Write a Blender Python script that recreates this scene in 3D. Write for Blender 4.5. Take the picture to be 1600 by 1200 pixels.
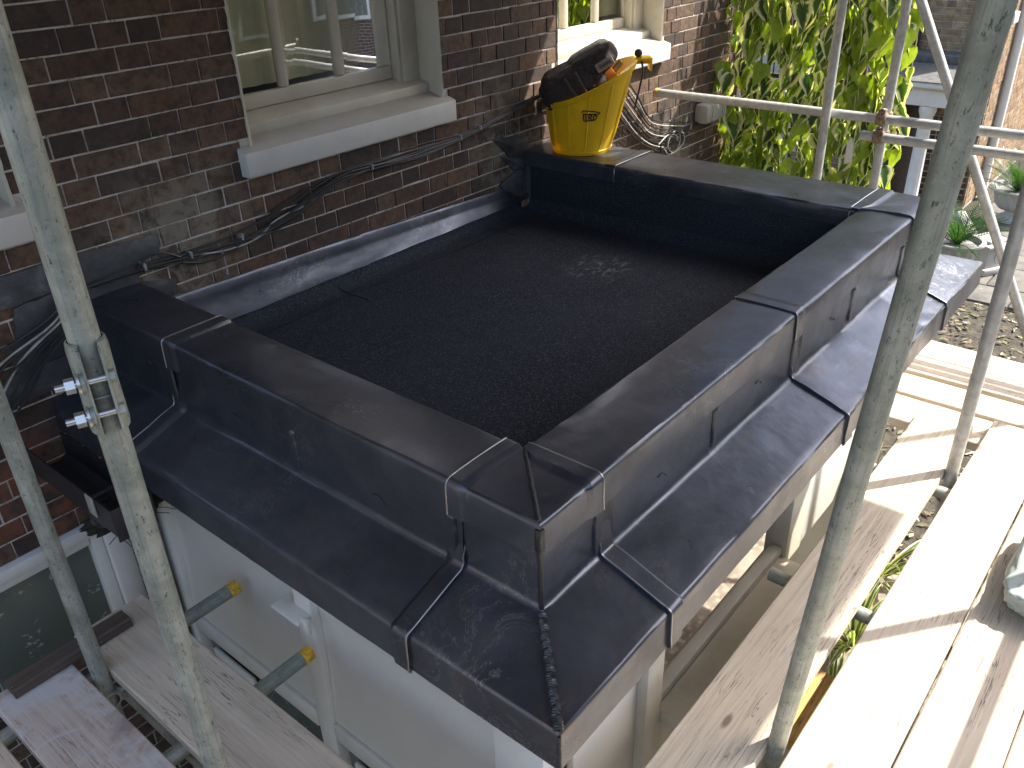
import bpy, bmesh, math, random
from mathutils import Vector, Matrix, noise as mnoise

random.seed(7)
for o in list(bpy.data.objects):
    bpy.data.objects.remove(o)
S = bpy.context.scene
COL = S.collection
R = math.radians

# ------------------------------------------------------------------ camera
FPX = 1338.735
CAM = Vector((-1.1042, -0.8806, 1.1407))
PITCH, YAW, ROLL = -0.516, -0.8639, -0.0343
_f = Vector((-math.sin(YAW) * math.cos(PITCH), math.cos(YAW) * math.cos(PITCH), math.sin(PITCH)))
_r0 = Vector((math.cos(YAW), math.sin(YAW), 0))
_u0 = _r0.cross(_f)
_r = _r0 * math.cos(ROLL) + _u0 * math.sin(ROLL)
_u = -_r0 * math.sin(ROLL) + _u0 * math.cos(ROLL)
cam = bpy.data.cameras.new('camera')
cam.lens = FPX / 1600 * 36
cam.sensor_width = 36
cam.clip_start = 0.02
cam.clip_end = 500
camo = bpy.data.objects.new('camera', cam)
camo.matrix_world = Matrix(((_r.x, _u.x, -_f.x, CAM.x), (_r.y, _u.y, -_f.y, CAM.y), (_r.z, _u.z, -_f.z, CAM.z), (0, 0, 0, 1)))
COL.objects.link(camo)
S.camera = camo


def in_view(p, m=40):
    v = Vector(p) - CAM
    d = v.dot(_f)
    if d < .1:
        return 0
    x = 800 + FPX * v.dot(_r) / d
    y = 600 - FPX * v.dot(_u) / d
    return 1 / d if -m < x < 1600 + m and -m < y < 1200 + m else 0


# ------------------------------------------------------------------ light
SUN_DIR = Vector((-.508, .392, -.766)).normalized()      # the way the light travels
w = bpy.data.worlds.new('World')
S.world = w
w.use_nodes = True
nt = w.node_tree
sky = nt.nodes.new('ShaderNodeTexSky')
sky.sky_type = 'NISHITA'
sky.sun_disc = False
sky.sun_elevation = math.asin(-SUN_DIR.z)
sky.sun_rotation = math.atan2(-SUN_DIR.x, -SUN_DIR.y)
sky.air_density = 1.0
sky.dust_density = 3.0
sky.ozone_density = .35
nt.links.new(sky.outputs[0], nt.nodes['Background'].inputs[0])
nt.nodes['Background'].inputs[1].default_value = 0.15
sl = bpy.data.lights.new('sun', 'SUN')
sl.energy = 4.2
sl.angle = R(.53)
sl.color = (1, .95, .87)
so = bpy.data.objects.new('sun', sl)
so.rotation_euler = SUN_DIR.to_track_quat('-Z', 'Y').to_euler()
so.location = (6, -6, 9)
COL.objects.link(so)
S.view_settings.view_transform = 'Standard'
S.view_settings.look = 'None'
S.view_settings.gamma = 1
S.view_settings.exposure = 1.6
S.render.engine = 'CYCLES'
S.cycles.max_bounces = 8
S.cycles.transparent_max_bounces = 12


# ------------------------------------------------------------------ materials
class NT:
    def __init__(s, name):
        s.m = bpy.data.materials.new(name)
        s.m.use_nodes = True
        s.t = s.m.node_tree
        s.b = s.t.nodes['Principled BSDF']
        s.out = s.t.nodes['Material Output']

    def n(s, kind, **kw):
        x = s.t.nodes.new('ShaderNode' + kind)
        for k, v in kw.items():
            if k.startswith('i_'):
                key = k[2:].replace('_', ' ')
                key = int(key) if key.isdigit() else key
                s.put(x.inputs[key], v)
            else:
                setattr(x, k, v)
        return x

    def put(s, sock, v):
        if isinstance(v, bpy.types.NodeSocket):
            s.t.links.new(v, sock)
        else:
            if isinstance(v, tuple) and len(v) == 3 and sock.type == 'RGBA':
                v = v + (1,)
            sock.default_value = v

    def coord(s, kind='Object', scale=(1, 1, 1)):
        if kind == 'Position':
            c = s.n('NewGeometry').outputs['Position']
        else:
            c = s.n('TexCoord').outputs[kind]
        mp = s.n('Mapping')
        s.put(mp.inputs['Vector'], c)
        mp.inputs['Scale'].default_value = scale
        return mp.outputs[0]

    def noise(s, vec, scale=5, detail=4, rough=.55, dist=0):
        x = s.n('TexNoise')
        s.put(x.inputs['Vector'], vec)
        x.inputs['Scale'].default_value = scale
        x.inputs['Detail'].default_value = detail
        x.inputs['Roughness'].default_value = rough
        x.inputs['Distortion'].default_value = dist
        return x.outputs['Fac']

    def ramp(s, fac, stops, interp='LINEAR'):
        x = s.n('ValToRGB')
        s.put(x.inputs[0], fac)
        e = x.color_ramp
        e.interpolation = interp
        while len(e.elements) < len(stops):
            e.elements.new(.5)
        for el, (p, c) in zip(e.elements, stops):
            el.position = p
            el.color = (c, c, c, 1) if isinstance(c, (int, float)) else tuple(c) + (1,)
        return x.outputs[0]

    def mix(s, fac, a, b, mode='MIX'):
        x = s.n('Mix', data_type='RGBA', blend_type=mode)
        s.put(x.inputs[0], fac)
        s.put(x.inputs[6], a)
        s.put(x.inputs[7], b)
        return x.outputs[2]

    def math(s, op, a, b=0.0, clamp=False):
        x = s.n('Math', operation=op, use_clamp=clamp)
        s.put(x.inputs[0], a)
        s.put(x.inputs[1], b)
        return x.outputs[0]

    def bump(s, h, strength=.3, dist=.01, prev=None):
        x = s.n('Bump')
        x.inputs['Strength'].default_value = strength
        x.inputs['Distance'].default_value = dist
        s.put(x.inputs['Height'], h)
        if prev is not None:
            s.put(x.inputs['Normal'], prev)
        return x.outputs[0]

    def set(s, **kw):
        for k, v in kw.items():
            s.put(s.b.inputs[k.replace('_', ' ')], v)
        return s


M = {}


def mat(name):
    t = NT(name)
    M[name] = t.m
    return t


# lead: dark patinated sheet with dressing marks, cloudy sheen, wiped oil streaks
t = mat('lead')
P_ = t.coord('Position')
big = t.noise(P_, 3.2, 5, .6, .4)
med = t.noise(P_, 14, 5, .62, .6)
fin = t.noise(P_, 130, 3, .6)
scr = t.noise(t.coord('Position', (60, 9, 9)), 3, 4, .6)
rnd = t.n('ObjectInfo').outputs['Random']
c = t.ramp(big, [(.3, (.050, .056, .071)), (.5, (.080, .089, .112)), (.72, (.135, .147, .18))])
c = t.mix(t.ramp(med, [(.5, 0.0), (.78, .5)]), c, (.15, .15, .155))
c = t.mix(.3, c, t.ramp(rnd, [(0, (.06, .066, .084)), (1, (.125, .138, .172))]))
# rusty-brown oil smears and chalky tide marks
c = t.mix(t.ramp(t.noise(P_, 4.5, 7, .72, 1.4), [(.56, 0.0), (.66, .4), (.74, .1)]), c, (.12, .095, .075))
tide = t.ramp(t.noise(P_, 7.5, 6, .7, 1.1), [(.488, 0.0), (.5, 1.0), (.512, 0.0)])
tide = t.math('MULTIPLY', tide, t.ramp(t.noise(P_, 2.1, 3, .5), [(.52, 0.0), (.66, .55)]))
c = t.mix(tide, c, (.42, .41, .39))
line = t.ramp(t.noise(t.coord('Position', (2.2, 26, 26)), 2.0, 3, .5, .4), [(.495, 0.0), (.5, 1.0), (.505, 0.0)])
line = t.math('MULTIPLY', line, t.ramp(t.noise(P_, 3.7, 2, .5), [(.56, 0.0), (.64, .35)]))
c = t.mix(line, c, (.4, .39, .37))
ro = t.ramp(t.noise(P_, 5, 6, .65, .8), [(.25, .24), (.55, .35), (.8, .50)])
ro = t.math('ADD', ro, t.math('MULTIPLY', tide, .2))
b = t.bump(t.noise(P_, 7, 3, .5), .22, .014)
b = t.bump(med, .10, .006, b)
b = t.bump(scr, .06, .002, b)
b = t.bump(fin, .06, .001, b)
t.set(Base_Color=c, Metallic=.72, Roughness=ro, Normal=b)
t.b.inputs['Specular IOR Level'].default_value = .6

t = mat('lead_rubbed_glint')
t.set(Base_Color=(.34, .34, .35), Metallic=.9, Roughness=.34)  # rubbed lead, lightened to carry the sky highlight on lap edges
t = mat('lead_weld')
t.set(Base_Color=(.075, .075, .078), Metallic=.8, Roughness=.42)
t = mat('lead_old')
P_ = t.coord('Position')
c = t.ramp(t.noise(P_, 9, 6, .65, .5), [(.3, (.055, .06, .062)), (.55, (.10, .105, .11)), (.75, (.21, .21, .21))])
t.set(Base_Color=c, Metallic=.45, Roughness=.6, Normal=t.bump(t.noise(P_, 16, 4, .6), .4, .012))

# felt: black mineral-surfaced
t = mat('felt')
P_ = t.coord('Position')
g = t.noise(P_, 165, 4, .8)
c = t.ramp(g, [(.38, (.008, .010, .014)), (.56, (.022, .027, .038)), (.68, (.15, .17, .21))])
c = t.mix(t.ramp(t.noise(P_, 2.4, 5, .6), [(.35, 0.0), (.75, .5)]), c, (.036, .042, .056))
sm = t.n('TexNoise'); t.put(sm.inputs['Vector'], t.coord('Position', (5, 9, 1)))
sm.inputs['Scale'].default_value = 3.4; sm.inputs['Detail'].default_value = 9; sm.inputs['Roughness'].default_value = .72
dx = t.n('VectorMath', operation='DISTANCE'); t.put(dx.inputs[0], P_); dx.inputs[1].default_value = (1.86, 1.12, -.30)
chalk = t.math('MULTIPLY', t.ramp(dx.outputs['Value'], [(.02, 1.0), (.19, 0.0)]), t.ramp(sm.outputs['Fac'], [(.51, 0.0), (.64, .75)]))
c = t.mix(chalk, c, (.36, .36, .35))
t.set(Base_Color=c, Roughness=t.ramp(g, [(.4, .8), (.7, .6)]), Normal=t.bump(g, .9, .004))
t.b.inputs['Specular IOR Level'].default_value = .22


def brick_mat(name, island):
    t = mat(name)
    P_ = t.coord('Position')
    rn = t.n('NewGeometry').outputs['Random Per Island'] if island else t.n('ObjectInfo').outputs['Random']
    c = t.ramp(rn, [(0, (.058, .038, .028)), (.2, (.100, .057, .036)), (.45, (.130, .073, .042)), (.6, (.075, .051, .039)),
                    (.78, (.145, .090, .052)), (1, (.110, .082, .056))], 'CONSTANT')
    n1 = t.noise(P_, 32, 6, .7)
    c = t.mix(t.ramp(n1, [(.38, .75), (.6, 0.0)]), c, (.030, .021, .018))
    c = t.mix(t.ramp(t.noise(P_, 70, 4, .7), [(.6, 0.0), (.8, .4)]), c, (.24, .17, .11))
    # cement smears left by earlier flashing work
    for ctr, rad in (((.42, 1.95, .16), .33), ((.25, 1.95, -.03), .35), ((2.2, 1.95, .12), .32), ((2.32, 1.95, -.05), .3), ((3.95, 1.95, -.28), .3)):
        d = t.n('VectorMath', operation='DISTANCE')
        t.put(d.inputs[0], P_)
        d.inputs[1].default_value = ctr
        m = t.math('MULTIPLY', t.ramp(d.outputs['Value'], [(rad * .25, 1.0), (rad, 0.0)]), t.ramp(t.noise(P_, 13, 6, .7, .6), [(.42, 0.0), (.58, .85)]))
        c = t.mix(m, c, (.22, .195, .150))
    # soft red bricks low down beside the gutter
    d = t.n('VectorMath', operation='DISTANCE'); t.put(d.inputs[0], P_); d.inputs[1].default_value = (-.3, 1.95, -.62)
    m = t.math('MULTIPLY', t.ramp(d.outputs['Value'], [(.1, .8), (.32, 0.0)]), t.ramp(t.noise(P_, 9, 4, .6), [(.45, 0.0), (.6, 1)]))
    c = t.mix(m, c, (.26, .085, .04))
    b = t.bump(n1, .5, .006)
    b = t.bump(t.noise(P_, 190, 3, .6), .35, .002, b)
    t.set(Base_Color=c, Roughness=.82, Normal=b)


brick_mat('brick', False)
brick_mat('brick_far', True)
t = mat('mortar')
P_ = t.coord('Position')
c = t.ramp(t.noise(P_, 7, 6, .7), [(.28, (.17, .135, .105)), (.43, (.46, .42, .37)), (.75, (.66, .63, .58))])
c = t.mix(t.ramp(t.noise(P_, 60, 3, .7), [(.55, 0.0), (.68, .8)]), c, (.10, .075, .06))
t.set(Base_Color=c, Roughness=.9, Normal=t.bump(t.noise(P_, 150, 3, .6), .5, .003))


def paint(name, col, dirt, amt=.3, rough=.42):
    t = mat(name)
    P_ = t.coord('Position')
    n1 = t.noise(P_, 6, 6, .65, .3)
    c = t.mix(t.ramp(n1, [(.42, 0.0), (.75, amt)]), col, dirt)
    c = t.mix(t.ramp(t.noise(P_, 55, 4, .75), [(.62, 0.0), (.75, amt * 1.3)]), c, dirt)
    t.set(Base_Color=c, Roughness=rough, Normal=t.bump(t.noise(P_, 45, 4, .6), .12, .003))


paint('white_paint', (.72, .70, .65), (.42, .39, .33))
paint('cream_paint', (.56, .52, .42), (.33, .29, .22), .45)
paint('sill_paint', (.62, .605, .555), (.38, .36, .32), .3, .5)
# grime that has settled on the weathering slope of the sills
t = NT.__new__(NT); t.m = M['sill_paint']; t.t = t.m.node_tree; t.b = t.t.nodes['Principled BSDF']
sn = t.n('SeparateXYZ'); t.put(sn.inputs[0], t.n('NewGeometry').outputs['Normal'])
up = t.math('MULTIPLY', t.ramp(sn.outputs[2], [(.6, 0.0), (.8, 1.0)]), t.ramp(t.noise(t.coord('Position'), 5, 5, .6), [(.25, .55), (.7, .9)]))
old = t.b.inputs['Base Color'].links[0].from_socket
t.put(t.b.inputs['Base Color'], t.mix(up, old, (.36, .325, .26)))
paint('blue_white', (.66, .64, .585), (.5, .49, .46), .25)
paint('stone', (.42, .41, .385), (.26, .25, .23), .6, .8)
paint('green_paint', (.20, .23, .19), (.12, .13, .11), .5, .35)
paint('plastic_grey', (.36, .35, .31), (.24, .23, .2), .4, .5)

t = mat('galvanised')
O_ = t.coord('Object')
n1 = t.noise(O_, 9, 7, .72, .6)
st = t.noise(t.coord('Object', (70, 70, 1.6)), 3, 5, .65)
c = t.ramp(n1, [(.3, (.19, .22, .19)), (.5, (.31, .335, .29)), (.62, (.40, .415, .37)), (.78, (.52, .52, .46))])
c = t.mix(t.ramp(st, [(.52, 0.0), (.70, .55)]), c, (.125, .125, .105))
c = t.mix(t.ramp(t.noise(O_, 3.1, 5, .7, .5), [(.55, 0.0), (.68, .5)]), c, (.12, .19, .145))
spk = t.noise(t.coord('Object', (1, 1, .5)), 110, 4, .8)
c = t.mix(t.ramp(spk, [(.62, 0.0), (.70, .75)]), c, (.46, .45, .40))
pit = t.noise(t.coord('Object', (1, 1, .4)), 120, 5, .85)
pm = t.ramp(pit, [(.36, .85), (.43, 0.0)])
c = t.mix(pm, c, (.045, .04, .032))
t.set(Base_Color=c, Metallic=.3, Roughness=t.ramp(n1, [(.3, .40), (.7, .62)]), Normal=t.bump(pm, -.5, .002, t.bump(spk, .25, .002)))
t = mat('galvanised_bright')
O_ = t.coord('Object')
c = t.ramp(t.noise(O_, 22, 5, .7, .4), [(.3, (.30, .30, .28)), (.6, (.46, .46, .44)), (.8, (.58, .58, .55))])
c = t.mix(t.ramp(t.noise(t.coord('Object', (30, 30, 3)), 3, 4), [(.58, 0.0), (.7, .45)]), c, (.33, .27, .2))
t.set(Base_Color=c, Metallic=.3, Roughness=.5, Normal=t.bump(t.noise(O_, 70, 4, .7), .2, .002))
t = mat('zinc_bolt')
t.set(Base_Color=(.55, .57, .56), Metallic=.9, Roughness=.32)
t = mat('rust')
O_ = t.coord('Position')
t.set(Base_Color=t.ramp(t.noise(O_, 60, 5, .7), [(.35, (.12, .055, .03)), (.65, (.30, .22, .16))]), Roughness=.8)


def wood(name, a, b_, c_, smear=0):
    t = mat(name)
    O_ = t.coord('Object', (1.3, 34, 34))
    rn = t.n('ObjectInfo').outputs['Random']
    off = t.n('VectorMath', operation='ADD'); t.put(off.inputs[0], O_); t.put(off.inputs[1], t.math('MULTIPLY', rn, 40.0))
    g = t.noise(off.outputs[0], 1.6, 7, .65, .7)
    O2 = t.coord('Object', (1, 1, 1))
    off2 = t.n('VectorMath', operation='ADD'); t.put(off2.inputs[0], O2); t.put(off2.inputs[1], t.math('MULTIPLY', rn, 17.0))
    blot = t.noise(off2.outputs[0], 3.5, 5, .65, .3)
    c = t.ramp(g, [(.28, a), (.5, b_), (.72, c_)])
    c = t.mix(t.ramp(blot, [(.45, 0.0), (.8, .5)]), c, tuple(x * .7 for x in b_))
    crack = t.noise(t.coord('Object', (.9, 26, 26)), 2.1, 5, .6, .9)
    cr = t.ramp(crack, [(.484, 0.0), (.5, 1.0), (.516, 0.0)])
    cr = t.math('MULTIPLY', cr, t.ramp(t.noise(off2.outputs[0], 2.3, 3), [(.44, 0.0), (.54, .95)]))
    c = t.mix(cr, c, (.05, .04, .035))
    vo = t.n('TexVoronoi'); t.put(vo.inputs['Vector'], t.coord('Object', (2.6, 7.5, 1))); vo.inputs['Scale'].default_value = 1.0
    kn = t.ramp(vo.outputs['Distance'], [(.05, 1.0), (.10, 0.0)])
    c = t.mix(t.math('MULTIPLY', kn, .75), c, (.12, .08, .06))
    c = t.mix(t.ramp(t.noise(O2, 60, 3, .8), [(.68, 0.0), (.74, .7)]), c, (.66, .64, .60))
    if smear:
        s_ = t.ramp(t.noise(O2, 4.2, 7, .7, .8), [(.47, 0.0), (.57, .85)])
        c = t.mix(s_, c, (.50, .50, .50))
        s2 = t.ramp(t.noise(O2, 3.1, 5, .6, .4), [(.52, 0.0), (.62, .7)])
        c = t.mix(s2, c, (.20, .12, .09))
    b = t.bump(g, .35, .004)
    b = t.bump(cr, -.6, .004, b)
    t.set(Base_Color=c, Roughness=.85, Normal=b)


wood('board_wood', (.41, .34, .26), (.56, .48, .375), (.65, .57, .46))
wood('board_smeared', (.38, .31, .26), (.50, .42, .36), (.58, .51, .45), 1)
wood('dark_wood', (.055, .04, .032), (.09, .065, .05), (.14, .105, .085))
wood('deck_wood', (.10, .065, .042), (.16, .105, .07), (.22, .15, .10))
wood('yellow_wood', (.40, .24, .07), (.52, .33, .11), (.6, .42, .17))

t = mat('glass')
gl = t.n('BsdfGlossy', i_Roughness=.015); gl.inputs['Color'].default_value = (1, 1, 1, 1)
tr = t.n('BsdfTransparent'); tr.inputs['Color'].default_value = (.86, .90, .86, 1)
fr = t.n('Fresnel', i_IOR=1.52)
P_ = t.coord('Position')
t.put(gl.inputs['Normal'], t.bump(t.noise(P_, 3.5, 1), .05, .01))
mx = t.n('MixShader')
t.put(mx.inputs[0], t.math('ADD', t.math('MULTIPLY', fr.outputs[0], 1.1), .03, True))
t.put(mx.inputs[1], tr.outputs[0]); t.put(mx.inputs[2], gl.outputs[0])
t.put(t.out.inputs['Surface'], mx.outputs[0])


def simple(name, col, rough=.6, metal=0, nscale=0, var=.25, bump=0):
    t = mat(name)
    c = col
    if nscale:
        P_ = t.coord('Position')
        n1 = t.noise(P_, nscale, 5, .65)
        c = t.ramp(n1, [(.3, tuple(x * (1 - var) for x in col)), (.7, tuple(min(1, x * (1 + var)) for x in col))])
        if bump:
            t.set(Normal=t.bump(n1, bump, .01))
    t.set(Base_Color=c, Roughness=rough, Metallic=metal)
    return t


simple('blind', (.62, .58, .38), .9, 0, 4, .12)
simple('room_dark', (.05, .048, .042), .9)
simple('cable', (.018, .018, .019), .45, 0, 30, .4)
simple('cable_grey', (.33, .32, .30), .5, 0, 30, .3)
simple('black_plastic', (.022, .022, .024), .38, 0, 20, .3)
t = simple('yellow_plastic', (.86, .56, .012), .42, 0, 9, .08)
t.b.inputs['Subsurface Weight'].default_value = .12
t.b.inputs['Subsurface Radius'].default_value = (.03, .02, .005)
tl = t.n('BsdfTranslucent'); tl.inputs['Color'].default_value = (.9, .62, .02, 1)
mx = t.n('MixShader', i_0=.22)
t.put(mx.inputs[1], t.b.outputs[0]); t.put(mx.inputs[2], tl.outputs[0]); t.put(t.out.inputs['Surface'], mx.outputs[0])
simple('yellow_cap', (.66, .38, .03), .6, 0, 70, .5)
simple('orange_plastic', (.85, .26, .012), .45, 0, 9, .1)
simple('fabric_dark', (.040, .030, .026), .85, 0, 60, .4, .3)
simple('fabric_strap', (.075, .058, .042), .85, 0, 90, .3, .3)
simple('label_patch', (.30, .27, .24), .8, 0, 80, .4)
simple('ink_black', (.02, .016, .012), .6)
simple('ink_red', (.22, .07, .06), .7)
simple('handle_wood', (.36, .24, .09), .6, 0, 40, .3)
t = mat('soil')
P_ = t.coord('Position')
c = t.ramp(t.noise(P_, 11, 8, .75), [(.3, (.03, .026, .018)), (.5, (.065, .055, .038)), (.7, (.12, .105, .075))])
t.set(Base_Color=c, Roughness=.95, Normal=t.bump(t.noise(P_, 30, 6, .7), .8, .05))
t = mat('gravel')
P_ = t.coord('Position')
vo = t.n('TexVoronoi', i_Scale=26.0); t.put(vo.inputs['Vector'], P_)
c = t.mix(t.ramp(t.noise(P_, 3, 4), [(.3, 0.0), (.7, 1)]), t.ramp(vo.outputs['Distance'], [(0, (.42, .36, .27)), (.6, (.10, .08, .06))]), (.26, .22, .17))
t.set(Base_Color=c, Roughness=.9, Normal=t.bump(vo.outputs['Distance'], -.8, .03))
simple('slab', (.115, .108, .095), .9, 0, 9, .35, .3)
simple('litter', (.16, .115, .07), .9, 0, 12, .5)
simple('sack_fabric', (.33, .38, .36), .8, 0, 9, .2, .4)
simple('polythene', (.55, .59, .57), .25, 0, 12, .25, .5)
simple('moss', (.035, .028, .016), .95, 0, 60, .6, .8)
simple('slate', (.10, .097, .09), .8, 0, 14, .35, .3)
simple('dark_metal', (.03, .03, .032), .5, 0, 12, .3)


def leafmat(name, green, cream, amt):
    t = mat(name)
    ed = t.n('Attribute', attribute_name='edge').outputs['Fac']
    rn = t.n('ObjectInfo').outputs['Random']
    isl = t.n('NewGeometry').outputs['Random Per Island']
    r2 = t.math('FRACT', t.math('ADD', rn, isl))
    P_ = t.coord('Position')
    nz = t.noise(P_, 28, 4, .6)
    g = t.mix(t.ramp(r2, [(.18, 0.0), (.5, .35), (.75, 1.0)]), green[0], green[1])
    g = t.mix(t.ramp(nz, [(.4, 0.0), (.7, .4)]), g, green[0])
    f = t.math('ADD', ed, t.math('MULTIPLY', t.math('SUBTRACT', nz, .5), .9))
    f = t.ramp(f, [(.45, 0.0), (.72, 1.0)])
    f = t.math('MULTIPLY', f, t.ramp(r2, [(amt, 1.0), (amt + .06, .05)]))
    c = t.mix(f, g, cream)
    t.set(Base_Color=c, Roughness=.33)
    t.b.inputs['Specular IOR Level'].default_value = .5
    tl = t.n('BsdfTranslucent')
    t.put(tl.inputs['Color'], t.mix(1.0, c, (1.25, 1.25, .45), 'MULTIPLY'))
    mx = t.n('MixShader', i_0=.5)
    t.put(mx.inputs[1], t.b.outputs[0]); t.put(mx.inputs[2], tl.outputs[0])
    t.put(t.out.inputs['Surface'], mx.outputs[0])


leafmat('ivy_leaf', ((.045, .105, .022), (.34, .46, .04)), (.82, .80, .52), .52)
leafmat('strap_leaf', ((.05, .10, .02), (.12, .2, .04)), (.55, .54, .30), .9)
leafmat('cycad_leaf', ((.020, .060, .016), (.045, .11, .03)), (.1, .16, .05), .3)
simple('ivy_stem', (.09, .065, .04), .9)
simple('stock_brick', (.33, .23, .12), .9, 0, 26, .45, .4)


# ------------------------------------------------------------------ mesh helpers
def wmat(o):
    m = o.matrix_basis.copy()
    if o.parent is not None:
        m = wmat(o.parent) @ o.matrix_parent_inverse @ m
    return m


def link(o, parent=None):
    COL.objects.link(o)
    if parent is not None:
        o.parent = parent
        o.matrix_parent_inverse = wmat(parent).inverted()
    return o


def thing(name, label, cat, loc=(0, 0, 0), group=None):
    e = bpy.data.objects.new(name, None)
    e.empty_display_size = .05
    e.location = loc
    COL.objects.link(e)
    return tag(e, label, cat, group)


def tag(o, label, cat=None, group=None):
    o['label'] = label
    if cat:
        o['category'] = cat
    if group:
        o['group'] = group
    return o


def struct(o):
    o['kind'] = 'structure'
    return o


def mk(name, vs, fs, m, parent=None, smooth=True, bevel=0, sharp=35, solid=0, seg=2):
    me = bpy.data.meshes.new(name)
    me.from_pydata([tuple(v) for v in vs], [], fs)
    bm = bmesh.new(); bm.from_mesh(me)
    bmesh.ops.recalc_face_normals(bm, faces=bm.faces)
    if solid:
        bmesh.ops.solidify(bm, geom=bm.faces[:] , thickness=solid)
    if bevel:
        es = [e for e in bm.edges if len(e.link_faces) == 2 and e.calc_face_angle(0) > R(30)]
        bmesh.ops.bevel(bm, geom=es, offset=bevel, segments=seg, affect='EDGES', profile=.5, clamp_overlap=True)
    if smooth:
        for f in bm.faces:
            f.smooth = True
        for e in bm.edges:
            if len(e.link_faces) == 2 and e.calc_face_angle(0) > R(sharp):
                e.smooth = False
    bm.to_mesh(me); bm.free()
    me.materials.append(M[m])
    return link(bpy.data.objects.new(name, me), parent)


def boxv(x, y, z):
    vs = [(a, b, c) for a in x for b in y for c in z]
    fs = [(0, 1, 3, 2), (4, 6, 7, 5), (0, 4, 5, 1), (2, 3, 7, 6), (0, 2, 6, 4), (1, 5, 7, 3)]
    return vs, fs


def box(name, x, y, z, m, parent=None, bevel=.003):
    vs, fs = boxv(x, y, z)
    return mk(name, vs, fs, m, parent, bevel=bevel)


def frame_from(d):
    d = Vector(d).normalized()
    a = Vector((0, 0, 1)) if abs(d.z) < .9 else Vector((1, 0, 0))
    u = d.cross(a).normalized()
    return d, u, d.cross(u).normalized()


def tubeverts(pts, r, seg=10, cap=True):
    """pts: list of points; r: number or list"""
    vs, fs = [], []
    n = len(pts)
    u = None
    for i, p in enumerate(pts):
        p = Vector(p)
        d = Vector(pts[min(i + 1, n - 1)]) - Vector(pts[max(i - 1, 0)])
        d.normalize()
        if u is None:
            _, u, v = frame_from(d)
        else:
            u = (u - d * u.dot(d)).normalized()
            v = d.cross(u)
        rr = r[i] if isinstance(r, (list, tuple)) else r
        for k in range(seg):
            a = 2 * math.pi * k / seg
            vs.append(p + u * (rr * math.cos(a)) + v * (rr * math.sin(a)))
    for i in range(n - 1):
        for k in range(seg):
            k2 = (k + 1) % seg
            fs.append((i * seg + k, i * seg + k2, (i + 1) * seg + k2, (i + 1) * seg + k))
    if cap:
        fs.append(tuple(range(seg))); fs.append(tuple((n - 1) * seg + k for k in range(seg)))
    return vs, fs


def polytube(name, pts, r, m, parent=None, seg=8):
    vs, fs = tubeverts(pts, r, seg)
    return mk(name, vs, fs, m, parent, sharp=50)


def smooth_path(pts, n=6):
    """Catmull-Rom"""
    P = [Vector(p) for p in pts]
    P = [2 * P[0] - P[1]] + P + [2 * P[-1] - P[-2]]
    out = []
    for i in range(1, len(P) - 2):
        for k in range(n):
            s = k / n
            a, b_, c, d = P[i - 1], P[i], P[i + 1], P[i + 2]
            out.append(.5 * ((2 * b_) + (c - a) * s + (2 * a - 5 * b_ + 4 * c - d) * s * s + (3 * b_ - a - 3 * c + d) * s ** 3))
    out.append(P[-2])
    return out


def lathe(name, prof, ctr, m, parent=None, seg=32, flute=0, fl_rng=None):
    vs, fs = [], []
    for i, (r, z) in enumerate(prof):
        for k in range(seg):
            a = 2 * math.pi * k / seg
            rr = r
            if flute and fl_rng and fl_rng[0] < z < fl_rng[1]:
                rr = r * (1 + .05 * (1 if k % 4 < 2 else -1))
            vs.append((ctr[0] + rr * math.cos(a), ctr[1] + rr * math.sin(a), ctr[2] + z))
    for i in range(len(prof) - 1):
        for k in range(seg):
            k2 = (k + 1) % seg
            fs.append((i * seg + k, i * seg + k2, (i + 1) * seg + k2, (i + 1) * seg + k))
    fs.append(tuple(range(seg)))
    fs.append(tuple((len(prof) - 1) * seg + k for k in range(seg)))
    return mk(name, vs, fs, m, parent, sharp=40)


def pipe_local(name, p0, p1, m, parent=None, r=.02415, seg=20, wall=.004):
    """scaffold tube with local Z along its length, real hollow ends, slight dents"""
    p0, p1 = Vector(p0), Vector(p1)
    L = (p1 - p0).length
    vs, fs = [], []
    n = max(3, int(L / .12))
    ph = random.random() * 50
    rings = [(0, r - wall, .05), (0, r - wall, 0), (0, r, 0)]
    rings = [(r - wall, .06), (r - wall, 0), (r, 0)] + [(r, L * i / n) for i in range(1, n)] + [(r, L), (r - wall, L), (r - wall, L - .06)]
    for rr, z in rings:
        for k in range(seg):
            a = 2 * math.pi * k / seg
            q = rr + .00035 * mnoise.noise(Vector((z * 4 + ph, math.cos(a), math.sin(a))))
            vs.append((q * math.cos(a), q * math.sin(a), z))
    for i in range(len(rings) - 1):
        for k in range(seg):
            k2 = (k + 1) % seg
            fs.append((i * seg + k, i * seg + k2, (i + 1) * seg + k2, (i + 1) * seg + k))
    o = mk(name, vs, fs, m, None, sharp=50)
    q = (p1 - p0).to_track_quat('Z', 'Y')
    o.rotation_mode = 'QUATERNION'
    o.rotation_quaternion = q
    o.location = p0
    if parent is not None:
        o.parent = parent
        o.matrix_parent_inverse = wmat(parent).inverted()
    return o


D, L, WP, WF = 1.9518, 2.6856, .2054, .3285
GZ = -2.4
ZB = -.86          # top of the scaffold boards

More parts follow.
